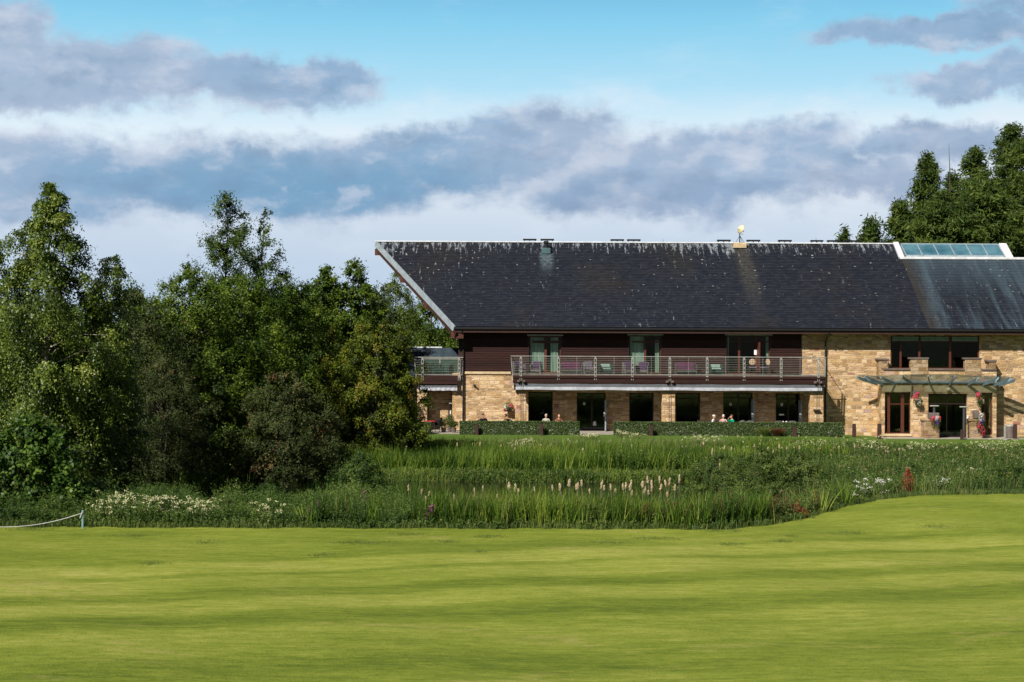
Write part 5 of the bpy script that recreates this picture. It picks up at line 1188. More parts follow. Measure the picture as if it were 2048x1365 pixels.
far = [(788, 900), (814, 895), (915, 889), (946, 890), (961, 888), (1004, 893), (1009, 908), (1010, 903), (1022, 903), (1031, 899), (1025, 893), (1036, 888), (1058, 902), (1167, 900), (715, 893), (1265, 893), (1425, 900), (1441, 918), (1450, 895), (1464, 898), (1510, 893), (1519, 902), (1522, 906), (1537, 898), (1547, 904), (1560, 893), (1575, 898), (1590, 903), (1440, 930), (1408, 888), (1600, 895), (1642, 899), (1669, 898), (1758, 905), (1772, 904), (1777, 906), (1800, 901), (1679, 896), (1710, 893)]
protoF = None
for i, (px, py) in enumerate(far):
    d = rng.uniform(82, 86.5) if px < 1420 else rng.uniform(74, 82); x, y = at(px, d); zt = W(px, py - 4, y)[1]; z = float(H(x, y)); s = max(.5, (zt - z) / 1.42)
    dup(protoN[i % 4], (x, y, z), rng.uniform(0, 6), 'slender bulrush with a pale head in the far reeds and right-hand meadow', 'bulrushes beyond the pond', scale=(1.1, 1.1, s))
# flowering clumps
def flower(name, lab, px, py, d, r, hh, leaf, petal, n=160, fl=.05, base=None, cat='flowers', spike=False):
    x, y = at(px, d); z = float(H(x, y)); ztop = W(px, py, y)[1]; h = ztop - z; root = thing(name, lab, cat, (x, y, z)); f = Fol(); g = Fol()
    ns = max(5, int(r * 40)); sx = x + rng.normal(0, r * .5, ns); sy = y + rng.normal(0, r * .4, ns); sh = h * rng.uniform(1 - hh * 1.5, 1.06, ns); mb = MB()
    for k in range(ns): mb.tube([(sx[k], sy[k], z - .03), (sx[k] + .02, sy[k], z + sh[k])], [.006, .004], 4, False)
    obj('stems', mb, L['herb'] and M['stemg'], root)
    k = rng.integers(0, ns, n); 
    if spike: p = np.stack([sx[k] + rng.normal(0, .018, n), sy[k] + rng.normal(0, .018, n), z + sh[k] - rng.uniform(0, .30, n)], 1)
    else: p = np.stack([sx[k] + rng.normal(0, .05, n), sy[k] + rng.normal(0, .05, n), z + sh[k] + rng.normal(0, .03, n)], 1)
    f.leaves(p, unit(rng.normal(size=(n, 3)) * .5 + np.array([-.3, -.5, .7])), fl, fl * .8, rng.uniform(0, 1, n)); f.make('blossom', petal, root)
    m_ = n * 2; k = rng.integers(0, ns, m_); t = rng.uniform(.05, .9, m_); p = np.stack([sx[k] + rng.normal(0, .08, m_), sy[k] + rng.normal(0, .08, m_), z + sh[k] * t], 1); g.leaves(p, unit(rng.normal(size=(m_, 3)) + np.array([0, -.4, .5])), .08, .035, rng.uniform(.3, .9, m_)); g.make('leaves', leaf, root)
M['stemg'] = mat('green_stems', (.06, .10, .03), .7)
flower('loosestrife', 'magenta loosestrife cluster at the front of the near reeds', 864, 1010, 53.15, .22, .25, L['herb'], L['purplef'], 800, .042, spike=True)
flower('loosestrife', 'dull purple spikes right of the bright blade clump', 640, 996, 53.4, .10, .2, L['herb'], L['purplef'], 130, .025, spike=True)
flower('loosestrife', 'small purple spike just left of the dull purple spikes', 622, 1006, 53.4, .07, .2, L['herb'], L['purplef'], 70, .025, spike=True)
flower('loosestrife', 'single purple spike below the rounded willow bush', 729, 980, 55.0, .07, .2, L['herb'], L['purplef'], 100, .025, spike=True)
flower('loosestrife', 'pinkish purple spikes in the right meadow beyond the rust-red dock', 1878, 950, 66, .16, .4, L['herb'], L['purplef'], 130, .035, spike=True)
for (px, py, d, r, n, lab) in ((215, 1000, 53.5, 0.62, 260, 'sparse cream meadowsweet nearest the rope post'), (268, 988, 53.6, 0.88, 558, 'thickest cream meadowsweet clump between rope post and herbs'), (305, 992, 53.6, 0.62, 372, 'cream meadowsweet clump right of the thickest one'), (362, 995, 53.6, 0.50, 260, 'white-cream meadowsweet clump left of the seeding dock'), (395, 1000, 53.6, 0.50, 260, 'second white-cream clump left of the seeding dock'),
                           (425, 1005, 53.6, 0.56, 223, 'cream flowers just left of the brown seeding dock'), (535, 1003, 53.6, 0.56, 285, 'cream meadowsweet clump right of the brown seeding dock'), (655, 1035, 53.8, 0.15, 49, 'small cream flowers beside the bright blade clump')):
    flower('meadowsweet', lab, px, py, d, r, .35, L['willow'], L['cream'], n, .045)
for (px, py, d, r, n, lab) in ((1050, 880, 88, 0.90, 312, 'creamy flowering shrub-like clump on the lawn edge below the left hedge'), (1410, 872, 90, 0.90, 312, 'creamy flower clump on the lawn edge below the right hedge'), (1180, 868, 91.5, 0.90, 252, 'pale umbels in front of the open terrace door'), (1250, 862, 93.2, 0.45, 144, 'small white flowers against the left end of the long hedge'), (1275, 868, 92.5, 0.50, 144, 'white flowers close to the bollard in front of the long hedge'), (1600, 884, 84, 0.80, 156, 'creamy heads below the right end of the long hedge'), (1650, 884, 84, 0.80, 156, 'creamy heads below the wall between hedge and bollards'),
                           (1750, 884, 84, 0.90, 180, 'creamy heads below the porch window'), (1840, 886, 84, 1.00, 180, 'creamy heads below the entrance door'), (1990, 884, 84, 1.40, 276, 'creamy heads below the litter bin'), (1945, 938, 72, 0.80, 252, 'beige seeding umbels in the right meadow')):
    flower('umbel_clump', lab, px, py, d, r, .3, L['meadow'], L['cream'], n, .05)
for (px, py, d, r, n, lab) in ((1728, 962, 62, .45, 260, 'white yarrow clump left of the rust-red dock'), (1762, 960, 63, .4, 260, 'white yarrow between the first yarrow clump and the rust-red dock'), (1886, 958, 64, .35, 260, 'white yarrow clump right of the rust-red dock'), (1700, 985, 60.6, .3, 110, 'small white flowers near the mown edge by the tall blade fan')):
    flower('yarrow', lab, px, py, d, r, .45, L['herb'], L['whitef'], n, .04)
# weed tufts on the fairway
f = Fol()
for (px, py, w_) in ((648, 1108, .55), (310, 1127, .45), (900, 1085, .6), (720, 1087, 1.0), (980, 1075, .6), (275, 1073, .8), (415, 1084, .5), (818, 1070, .6), (965, 1106, .25), (1220, 1090, .7), (1310, 1078, .8), (1430, 1064, .4), (1470, 1063, .3), (1570, 1085, .5), (1700, 1066, .8), (1460, 1090, .6), (60, 1060, .8), (1880, 1062, .7), (1580, 1074, .3)):
    v = py - 682.5 - (px - 1024) * ROLL; d = 6.2 * F / v; x, y = at(px, d); n = int(480 * w_); xx = x + rng.normal(0, w_ * .5, n); yy = y + rng.normal(0, .22, n); q = H(xx, yy)
    f.blades(np.stack([xx, yy, q], 1), rng.uniform(.03, .075, n), .012, rng.normal(0, .6, (n, 2)), rng.uniform(.25, .75, n), .4, 2)
tag(f.make('weed_tufts', L['meadow']), 'scattered coarse grass tufts on the mown fairway', 'grass tufts', kind='stuff')
f = Fol(); n = 150000; d = 29 + 24.5 * rng.uniform(0, 1, n) ** 1.1; x = rng.uniform(-.36, .36, n) * d; y = d - 100; k = y < edge(x) + .2; x, y = x[k], y[k]; n = len(x)
f.blades(np.stack([x, y, H(x, y)], 1), rng.uniform(.012, .030, n), .012, rng.normal(0, .5, (n, 2)), np.clip(.45 + .35 * nz(x, y, .5) + rng.normal(0, .2, n), 0, 1), .3, 1)
tag(f.make('turf_grass', L['turf']), 'short blades of the mown fairway grass', 'grass', kind='stuff')
# ------------------------------------------------------------------ smaller things
# satellite dish on the ridge
xd = WX(1478, YR - .25); bz = ZR - .12
dish = thing('satellite_dish', 'cream satellite dish on a dark tripod on the roof ridge', 'satellite dish', (xd, YR - .3, bz))
mb = MB(); mb.box(xd - .45, xd + .42, YR - .75, YR - .02, bz - .26, bz + .06, .03); mb.box(xd - .48, xd + .45, YR - .7, YR, bz + .06, bz + .12, .01); obj('plinth', mb, M['dressed'], dish)
mb = MB(); yy = YR - .35
for dx, dy in ((-.28, -.1), (.32, -.1), (0, .2), (.16, -.2)): mb.tube([(xd + dx, yy + dy, bz + .1), (xd, yy, bz + .62)], .014, 6)
mb.tube([(xd, yy, bz + .1), (xd, yy, bz + .80)], .035, 8); mb.tube([(xd + .08, yy, bz + .72), (xd + .18, yy - .05, bz + .66), (xd + .22, yy - .08, bz + .75)], .012, 6); obj('tripod', mb, M['black'], dish)
R_ = Euler((math.radians(70), 0, math.radians(-55))).to_matrix()
mb = MB(); mb.lathe([(.02, .10), (.14, .085), (.24, .045), (.31, -.02), (.315, -.02), (.315, -.01), (.24, .07), (.12, .12), (.08, .20), (.02, .22)], (xd + .07, yy, bz + 1.05), 22, R_); obj('reflector', mb, M['cream'], dish, True)
mb = MB(); c0 = Vector((xd + .07, yy, bz + 1.05)); mb.tube([c0 + R_ @ Vector((0, -.28, 0)), c0 + R_ @ Vector((0, -.05, -.26))], .012, 6); mb.box(*[v for i in range(3) for v in ((c0 + R_ @ Vector((0, -.05, -.28)))[i] - .03, (c0 + R_ @ Vector((0, -.05, -.28)))[i] + .03)], .01); obj('feed_arm', mb, M['black'], dish)
# bollards
def bollard(px, pyt, pyb, Y, lab, w=.17):
    x = WX(px, Y); z1, z0 = W(px, pyt, Y)[1], W(px, pyb, Y)[1]; g = float(H(x, Y)); z0 = min(z0, g) - .05
    r = thing('bollard', lab, 'bollard', (x, Y, g), 'brown timber bollards in front of the clubhouse')
    mb = MB(); mb.box(x - w, x + w, Y - .1, Y + .1, z0, z1 - .05, .02); obj('post', mb, M['post'], r)
    mb = MB(); mb.box(x - w + .01, x + w - .01, Y - .09, Y + .09, z1 - .05, z1, .02); obj('cap', mb, M['darkwood'], r)
bollard(954, 849, 864, -4.85, 'bollard standing against the left hedge, nearest the downpipe', .11); bollard(1083, 847, 869, -5.0, 'bollard in front of the left hedge near its right end', .11)
bollard(1303, 850, 872, -5.0, 'bollard near the left end of the longest hedge', .10); bollard(1590, 852, 875, -5.1, 'bollard beside the russet ornamental grass', .10)
bollard(1709, 848, 869, -3.0, 'bollard just right of the end of the longest hedge', .10); bollard(1759.5, 848, 871, -3.0, 'bollard left of the porch window', .11)
bollard(1924.5, 859, 879, -3.2, 'short bollard in front of the entrance door', .08); bollard(2031, 849, 870, -2.2, 'bollard right of the litter bin', .10)
# sign stake, bin
Y = -3.4; x = WX(2010.5, Y); r = thing('marker_stake', 'pale grey-green stake standing in the lawn left of the litter bin', 'post', (x, Y, float(H(x, Y)))); mb = MB(); mb.box(x - .06, x + .06, Y - .03, Y + .03, -.4, W(2010, 851, Y)[1], .01); obj('stake', mb, M['steel'], r); mb = MB(); mb.box(x - .12, x + .12, Y - .08, Y + .08, float(H(x, Y)) - .03, float(H(x, Y)) + .04, .01); obj('foot', mb, M['steel'], r)
Y = -1.6; xa, xb = WX(2013, Y), WX(2028, Y); g = float(H(xa, Y)); zt = W(2020, 850, Y)[1]; r = thing('litter_bin', 'grey-brown litter bin against the stone wall at the right', 'bin', ((xa + xb) / 2, Y, g)); mb = MB(); mb.lathe([(.20, g - .03), (.235, g + .1), (.235, zt - .12)], ((xa + xb) / 2, Y, 0), 18); obj('body', mb, M['binm'], r, False)
mb = MB(); mb.lathe([(.25, zt - .12), (.26, zt - .06), (.22, zt)], ((xa + xb) / 2, Y, 0), 18); obj('lid', mb, M['steel'], r)
# patio heaters / tall T poles
for px, top, bot, Y, lab in ((1869, 811, 838, -1.5, 'dark T-topped heater behind the left flower trough, mostly hidden'), (1928.5, 813, 872, -2.1, 'tall grey T-topped pole right of the entrance door')):
    x = WX(px, Y); z1 = W(px, top, Y)[1]; g = -.25; r = thing('patio_heater', lab, 'heater', (x, Y, g)); mb = MB(); mb.tube([(x, Y, g), (x, Y, z1 - .06)], .07, 10); mb.lathe([(.16, g), (.16, g + .05), (.07, g + .08)], (x, Y, 0), 12); obj('pole', mb, M['darkmetal'], r)
    mb = MB(); mb.box(x - .26, x + .26, Y - .12, Y + .12, z1 - .08, z1, .02); obj('head', mb, M['steel'], r)
# flower baskets and troughs
def blooms(root, c, r, n, cols, green=L['shiny'], rz=None):
    rz = rz or r
    def cloud(k, s): v = unit(rng.normal(size=(k, 3))) * (rng.uniform(.6, 1, (k, 1)) ** .5); v = v * np.array([r, r * .8, rz]) * s; return v + np.array(c), unit(v)
    p, nn = cloud(n * 2, .95); f = Fol(); f.leaves(p, unit(nn + rng.normal(size=nn.shape) * .5), .08, .05, rng.uniform(.2, 1, n * 2)); f.make('foliage', green, root)
    for i, (m_, (ox, oz), sc) in enumerate(cols):
        p, nn = cloud(n, sc); p = p + np.array([ox * r, -.1 * r, oz * rz]); f = Fol(); f.leaves(p, unit(nn + np.array([0, -.6, .3]) + rng.normal(size=nn.shape) * .3), .07, .06, rng.uniform(0, 1, n)); f.make('blossom', m_, root)
def basket(px, py, Y, rp, lab, cols, rz=None):
    x, z = W(px, py, Y); r = thing('hanging_basket', lab, 'hanging basket', (x, Y, z)); R0 = rp / 32
    mb = MB(); mb.lathe([(.03, -R0 * .8), (R0 * .5, -R0 * .55), (R0 * .62, -.05), (R0 * .6, 0)], (x, Y, z), 14); obj('basket', mb, M['bark'], r)
    mb = MB(); mb.tube([(x, Y, z + R0 * 1.5), (x - R0 * .5, Y, z)], .008, 5); mb.tube([(x, Y, z + R0 * 1.5), (x + R0 * .5, Y, z)], .008, 5); yw = 0.0 if px < 1100 else PY; mb.tube([(x, Y, z + R0 * 1.5), (x, yw - .005, z + R0 * 1.5)], .012, 5); obj('bracket', mb, M['black'], r)
    blooms(r, (x, Y, z), R0, 130, cols, rz=rz)
basket(1017, 815, -.35, 11, 'hanging basket of white and dark red flowers on the wall left of the terrace', [(L['whitef'], (-.3, .0), .6), (L['redf'], (.5, .1), .55), (L['redf'], (-.6, -.45), .35)])
basket(1835, 800, PY - .35, 9, 'hanging basket left of the entrance door, red above white', [(L['whitef'], (.35, -.3), .55), (L['redf'], (-.4, .35), .6), (L['redf'], (0, .8), .35)], .42)
basket(1960, 800, PY - .35, 9, 'hanging basket right of the entrance door, mostly red and dark leaves', [(L['redf'], (-.4, .6), .5), (L['whitef'], (.6, -.2), .3), (L['redf'], (.2, .0), .4)], .45)
for px, a, b_, lab, cols, gr in ((1871, 1859, 1880, 'glass-backed flower trough with red, white and violet petunias on the left stone pier', [(L['redf'], (-.5, .5), .45), (L['whitef'], (.1, .55), .4), (L['violetf'], (.2, .1), .55), (L['redf'], (.6, .6), .3)], 0), (1961, 1951, 1970, 'flower trough with white, violet and trailing pink flowers on the right stone pier', [(L['whitef'], (0, .6), .45), (L['violetf'], (.1, .3), .4), (L['redf'], (.3, -.7), .5), (L['redf'], (-.4, -.2), .35)], 1)):
    Y = -2.0; x, z = W(px, 848, Y); zt = W(px, 838, Y)[1]; r = thing('flower_trough', lab, 'planter', (x, Y + .1, zt)); mb = MB(); mb.box(WX(a, Y), WX(b_, Y), Y + .06, Y + .45, zt + .002, zt + .36, .02); obj('trough', mb, M['binm'], r)
    blooms(r, (x, Y - .12, z + .1 - .1 * gr), .34, 120, cols, L['herb'] if gr else L['willow'], rz=.42 + .2 * gr)
# rope fence
rf = thing('rope_fence', 'white rope hanging from a blue-green stake at the lawn edge on the left', 'rope fence', (*at(167, 52.3), -.6))
x, y = at(167, 52.3); g = float(H(x, y)); zt = W(167, 1021, y)[1]; mb = MB(); mb.box(x - .035, x + .035, y - .03, y + .03, g - .1, zt, .01); obj('stake', mb, M['bluegreen'], rf)
x2, y2 = at(-130, 52.2); mb = MB(); pts = []; za, zm = W(166, 1026, y)[1], W(10, 1054, y)[1]
for k in range(21):
    t = k / 20; xx = x + (x2 - x) * t; tt = (xx - x) / (WX(10, y) - x); zz = za + (zm - za) * (1 - (1 - tt) ** 2 if tt < 2 else 0); pts.append((xx, y + (y2 - y) * t, max(zz, float(H(xx, y)) + .02)))
mb.tube(pts, .012, 6); mb.tube([(x, y - .04, za + .02), (x - .05, y - .06, za - .1), (x - .09, y - .05, za - .17), (x - .03, y - .06, za - .12)], .02, 6); obj('rope', mb, M['rope'], rf)
mb = MB(); mb.box(x2 - .035, x2 + .035, y2 - .03, y2 + .03, -.7, .0, .01); obj('stake', mb, M['bluegreen'], rf)

# ---- furniture
def tub_chair(m, cush=None, w=.62, back=.42):
    r = thing('terrace_chair', 'x', 'chair'); mb = MB()
    pts = [(w / 2 * math.cos(a), w / 2 * math.sin(a) * .9) for a in np.linspace(-.25, math.pi + .25, 15)]
    for (xa, ya), (xb, yb) in zip(pts[:-1], pts[1:]):
        mid = abs((xa + xb) / 2) / (w / 2); top = .44 + back * (1 - .35 * mid ** 3); mb.quad((xa, ya, .36), (xb, yb, .36), (xb * 1.06, yb * 1.06, top), (xa * 1.06, ya * 1.06, top)); mb.quad((xa * .92, ya * .92, top), (xb * .92, yb * .92, top), (xb * .86, yb * .86, .36), (xa * .86, ya * .86, .36)); mb.quad((xa * 1.06, ya * 1.06, top), (xb * 1.06, yb * 1.06, top), (xb * .92, yb * .92, top), (xa * .92, ya * .92, top))
    mb.uv = [None] * len(mb.f); obj('backrest', mb, m, r, True)
    mb = MB(); mb.box(-w / 2 + .04, w / 2 - .04, -.28, .22, .36, .44, .03); obj('seat', mb, cush or m, r)
    for sx in (-1, 1):
        for sy in (-1, 1): mb = MB(); mb.tube([(sx * .22, sy * .2 - .02, .37), (sx * .25, sy * .23 - .02, 0)], [.02, .015], 6); obj('leg', mb, m, r)
    return r
def boxy_chair(m, cush, w=.7, back=.36, name='balcony_armchair'):
    r = thing(name, 'x', 'armchair'); mb = MB(); mb.box(-w / 2, w / 2, .22, .32, .08, .42 + back, .02); obj('backrest', mb, m, r)
    for s_ in (-1, 1): mb = MB(); mb.box(s_ * w / 2 - .04 - .04 * s_, s_ * w / 2 + .04 - .04 * s_, -.36, .22, .08, .60, .02); obj('armrest', mb, m, r)
    mb = MB(); mb.box(-w / 2 + .09, w / 2 - .09, -.36, .21, .16, .30, .01); obj('seat', mb, m, r)
    mb = MB(); mb.box(-w / 2 + .10, w / 2 - .10, -.35, .12, .305, .44, .04); mb.box(-w / 2 + .10, w / 2 - .10, .10, .215, .43, .44 + back, .04); obj('cushion', mb, cush, r)
    for sx in (-1, 1):
        for sy in (-.33, .27): mb = MB(); mb.box(sx * (w / 2 - .05) - .03, sx * (w / 2 - .05) + .03, sy - .03, sy + .03, 0, .09); obj('leg', mb, m, r)
    return r
def table(m, top, h=.72, rr=.4, name='terrace_table', label='x'):
    r = thing(name, label, 'table'); mb = MB(); mb.lathe([(rr, h - .035), (rr + .01, h - .015), (rr, h)], n=24); obj('tabletop', mb, top, r)
    mb = MB(); mb.tube([(0, 0, 0.02), (0, 0, h - .04)], .035, 8); obj('pedestal', mb, m, r); mb = MB(); mb.lathe([(.24, 0), (.24, .02), (.05, .05)], n=16); obj('foot', mb, m, r); return r
def place(o, x, y, z, rz=0, label=None, group=None):
    o.location = (x, y, z); o.rotation_euler = (0, 0, rz)
    if label: o['label'] = label
    if group: o['group'] = group
    return o
ct = tub_chair(M['greyrattan']); G = 'grey tub chairs on the terrace behind the hedges'
first = True
for px, Y, rz, lab in ((1405, -3.3, 1.2, 'grey tub chair behind the man in the white shirt'), (1443, -2.95, .1, 'grey tub chair under the woman in the pink patterned top'), (1481, -3.3, -1.0, 'grey tub chair behind the person in green'), (1503, -3.35, 2.8, 'empty grey tub chair right of the person in green'), (1556, -3.35, 3.3, 'empty grey tub chair left of the two white cups'), (1586, -3.35, 2.9, 'empty grey tub chair right of the two white cups'), (965, -3.3, .1, 'grey tub chair under the man raising a hand to his face'), (1014, -3.3, -.3, 'grey tub chair under the dark-haired person by the wall'), (1092, -3.2, 0, 'grey tub chair under the grey-haired woman'), (1117, -3.3, -.5, 'grey tub chair under the bald person')):
    o = ct if first else dup(ct, (0, 0, 0)); first = False; place(o, WX(px, Y), Y, .012, rz, lab, G)
tb_ = table(M['black'], M['greyrattan']); first = True
for px, Y, lab in ((1424, -3.45, 'round terrace table in front of the man in the white shirt'), (1570, -3.25, 'round terrace table carrying two white cups'), (990, -3.35, 'round terrace table between the two people by the stone wall'), (1104, -3.45, 'round terrace table between the grey-haired woman and the bald person')):
    o = tb_ if first else dup(tb_, (0, 0, 0)); first = False; place(o, WX(px, Y), Y, .012, 0, lab, 'round tables on the terrace')
def cup(x, y, z, lab):
    r = thing('cup', lab, 'cup', (x, y, z)); mb = MB(); mb.lathe([(.03, 0), (.045, .03), (.055, .10), (.05, .10), (.04, .03)], (x, y, z), 14); obj('bowl', mb, M['white'], r, True); mb = MB(); mb.tube([(x + .05, y, z + .08), (x + .085, y, z + .055), (x + .045, y, z + .03)], .008, 6); obj('handle', mb, M['white'], r)
cup(WX(1570, -3.4) - .10, -3.4, .733, 'left of the two white cups on the terrace table'); cup(WX(1570, -3.4) + .10, -3.4, .733, 'right of the two white cups on the terrace table')
rt = table(M['black'], M['redcloth'], .70, .36, 'red_table', 'round red-topped table behind the short hedge at the left end'); place(rt, WX(861, -2.6), -2.6, .012); rt['category'] = 'table'
bc = tub_chair(M['black'], None, .6, .48); place(bc, WX(876, -2.6), -2.6, .012, -1.2, 'black curved chair beside the red-topped table')
# balcony seats
pr = boxy_chair(M['greyrattan'], M['purple']); G = 'armchairs on the main balcony'
place(pr, WX(1038, -1.4), -1.4, ZF, .25, 'purple-cushioned armchair at the left end of the main balcony', G)
place(dup(pr, (0, 0, 0)), WX(1073, -1.5), -1.5, ZF, -.2, 'purple-cushioned armchair in front of the first curtained door', G)
pl = boxy_chair(M['greyrattan'], M['lilac']); place(pl, WX(1178, -1.3), -1.3, ZF, .1, 'lilac-cushioned armchair between the first and second balcony doors', G)
ps = boxy_chair(M['rattan'], M['magenta'], 1.35, .30, 'balcony_sofa'); place(ps, WX(1143, -1.0), -1.0, ZF, 0, 'magenta-cushioned two-seat sofa right of the first balcony door'); ps['category'] = 'sofa'
pg = boxy_chair(M['greenchair'], M['sage'], .8, .22); place(pg, WX(1212, -1.5), -1.5, ZF, .1, 'low green armchair left of the second balcony door', G)
place(dup(pr, (0, 0, 0)), WX(1258, -1.6), -1.6, ZF, .2, 'purple-cushioned armchair at the left side of the second balcony door', G)
place(dup(pr, (0, 0, 0)), WX(1286, -1.6), -1.6, ZF, -.15, 'purple-cushioned armchair in front of the open second balcony door', G)
pm = dup(ps, (0, 0, 0)); place(pm, WX(1372, -.8), -.8, ZF, 0, 'magenta-cushioned two-seat sofa between the second and third balcony doors')
bt = table(M['rattan'], M['rattan'], .45, .35, 'balcony_table', 'low dark table on the balcony near the middle'); place(bt, WX(1400, -1.7), -1.7, ZF)
place(dup(pg, (0, 0, 0)), WX(1432, -1.4), -1.4, ZF, 0, 'low green armchair left of the third balcony door', G)
# round-backed chairs
def lattice(t, b):
    tc = t.new('ShaderNodeTexCoord'); x, y, z = t.sep(tc.outputs['Object']); a = t.m('FRACT', t.m('MULTIPLY', x, 9)); c_ = t.m('FRACT', t.m('MULTIPLY', z, 9)); k = t.m('MINIMUM', t.m('GREATER_THAN', a, .16), t.m('GREATER_THAN', c_, .16)); t.put(b.inputs['Base Color'], t.mix(k, (.10, .05, .03), (.52, .40, .26)))
M['lattice'] = mat('cream_check_upholstery', rough=.8, build=lattice)
def round_chair():
    r = thing('round_back_chair', 'x', 'chair'); Rx = Matrix.Rotation(math.radians(98), 3, 'X'); mb = MB(); mb.lathe([(.19, -.02), (.205, 0), (.19, .02), (.02, .03)], (0, .24, .80), 22, Rx); obj('backrest', mb, M['lattice'], r)
    mb = MB(); mb.box(-.24, .24, -.24, .20, .42, .50, .03); obj('seat', mb, M['lilac'], r)
    for sx in (-.2, .2): mb = MB(); mb.tube([(sx, .2, 0), (sx * .9, .22, .62)], .018, 6); obj('leg', mb, M['darkwood'], r); mb = MB(); mb.tube([(sx, -.2, 0), (sx, -.2, .43)], .018, 6); obj('leg', mb, M['darkwood'], r)
    return r
rc = round_chair(); place(rc, WX(1506, -.9), -.9, ZF, 0, 'left of the two round-backed chairs outside the third balcony door', 'round-backed chairs on the balcony'); place(dup(rc, (0, 0, 0)), WX(1530, -.9), -.9, ZF, -1.05, 'right of the two round-backed chairs, turned sideways', 'round-backed chairs on the balcony')
# side balcony
gc = boxy_chair(M['greenchair'], M['greenchair'], .7, .3); place(gc, WX(874, 1.2), 1.2, ZF - .13, .3, 'dark green chair on the small left balcony', 'chairs on the small balcony')
place(dup(gc, (0, 0, 0)), WX(893, 1.3), 1.3, ZF - .13, -.4, 'dark green chair nearer the wall on the small left balcony', 'chairs on the small balcony')
r = thing('green_reflection_screen', 'screen coloured dark green for reflected greenery, at the back of the small left balcony', 'screen', (WX(880, 2.2), 2.2, ZF - .13)); mb = MB(); mb.box(WX(848, 2.2), WX(916, 2.2), 2.18, 2.22, ZF - .05, ZF + .86); obj('panel', mb, M['greenchair'], r); mb = MB()  # opaque panel, greenery reflected in glass is put into its colour
for px in (847, 880, 917): mb.box(WX(px, 2.2) - .03, WX(px, 2.2) + .03, 2.16, 2.24, ZF - .13, ZF + .92)
mb.box(WX(847, 2.2), WX(917, 2.2), 2.165, 2.235, ZF + .865, ZF + .91); obj('frame', mb, M['steel'], r)
# potted shrubs at the terrace end
def pot(px, Y, h, lab, leaf):
    x = WX(px, Y); r = thing('potted_shrub', lab, 'plant', (x, Y, 0)); mb = MB(); mb.lathe([(.12, .012), (.18, .28), (.2, .30), (.17, .30)], (x, Y, 0), 14); obj('pot', mb, M['binm'], r); n = 700; v = unit(rng.normal(size=(n, 3))) * rng.uniform(.5, 1, (n, 1)) * np.array([.32, .32, h * .5]); f = Fol(); f.leaves(v + np.array([x, Y, .3 + h * .5]), unit(v + rng.normal(size=v.shape) * .2), .08, .04, rng.uniform(0, 1, n)); f.make('foliage', leaf, r)
pot(888, -2.3, .6, 'small potted shrub right of the black curved chair', L['meadow']); pot(900, -1.2, .8, 'dark potted shrub in front of the side door', L['deep']); pot(908, -2.6, .45, 'low dark potted shrub at the left end of the long hedge', L['deep'])
# basket and driftwood seen in the porch window
Y = PY + .75; x = WX(1800, Y); z = WZ(867, Y, 1800) + .02
r = thing('log_basket', 'wicker log basket behind the porch window', 'basket', (x, Y, z)); mb = MB(); mb.lathe([(.18, 0), (.25, .14), (.26, .16), (.22, .15)], (x, Y, z), 14); obj('basket', mb, M['redwood'], r)
mb = MB()
for k in range(5): mb.tube([(x - .15 + .06 * k, Y, z + .1), (x - .25 + .13 * k, Y - .02, z + .22 + .03 * (k % 3))], .02, 6)
obj('logs', mb, M['dressed'], r)
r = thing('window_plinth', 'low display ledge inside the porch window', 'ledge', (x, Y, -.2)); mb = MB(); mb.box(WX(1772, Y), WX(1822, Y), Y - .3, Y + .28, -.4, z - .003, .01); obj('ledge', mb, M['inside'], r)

# ------------------------------------------------------------------ people
def cloth(name, c, stripe=None):
    def f(t, b):
        tc = t.new('ShaderNodeTexCoord'); n = t.noise(tc.outputs['Object'], 14, 3, .6).outputs[0]; t.put(b.inputs['Base Color'], t.mix(t.mr(n, .46, .54), c, stripe or tuple(v * .75 for v in c)))
    return mat(name, rough=.9, spec=.1, build=f)
def skinmat(name, c): return mat(name, c, .55, spec=.3)
def evaluate(o):
    dg = bpy.context.evaluated_depsgraph_get(); dg.update(); me = bpy.data.meshes.new_from_object(o.evaluated_get(dg)); return me
def skin_mesh(nodes, edges, vox, extra=None, sub=1):
    me = bpy.data.meshes.new('tmp'); me.from_pydata([n[0] for n in nodes], edges, []); o = bpy.data.objects.new('tmp', me); C.objects.link(o)
    sk = o.modifiers.new('s', 'SKIN'); sk.use_smooth_shade = True
    for v, n in zip(me.skin_vertices[0].data, nodes): v.radius = (n[1], n[1] if len(n) < 3 else n[2]); v.use_root = False
    me.skin_vertices[0].data[0].use_root = True
    if sub: o.modifiers.new('d', 'SUBSURF').levels = sub
    m1 = evaluate(o); bpy.data.objects.remove(o)
    bm = bmesh.new(); bm.from_mesh(m1)
    if extra: extra(bm)
    m2 = bpy.data.meshes.new('tmp2'); bm.to_mesh(m2); bm.free(); o = bpy.data.objects.new('tmp2', m2); C.objects.link(o)
    if vox: r = o.modifiers.new('r', 'REMESH'); r.mode = 'VOXEL'; r.voxel_size = vox; r.use_smooth_shade = True
    m3 = evaluate(o); bpy.data.objects.remove(o); return m3
def ell(bm, c, s, rot=None, seg=16):
    r = bmesh.ops.create_uvsphere(bm, u_segments=seg, v_segments=seg - 4, radius=1.0)
    for v in r['verts']:
        p = Vector((v.co.x * s[0], v.co.y * s[1], v.co.z * s[2])); v.co = (rot @ p if rot else p) + Vector(c)
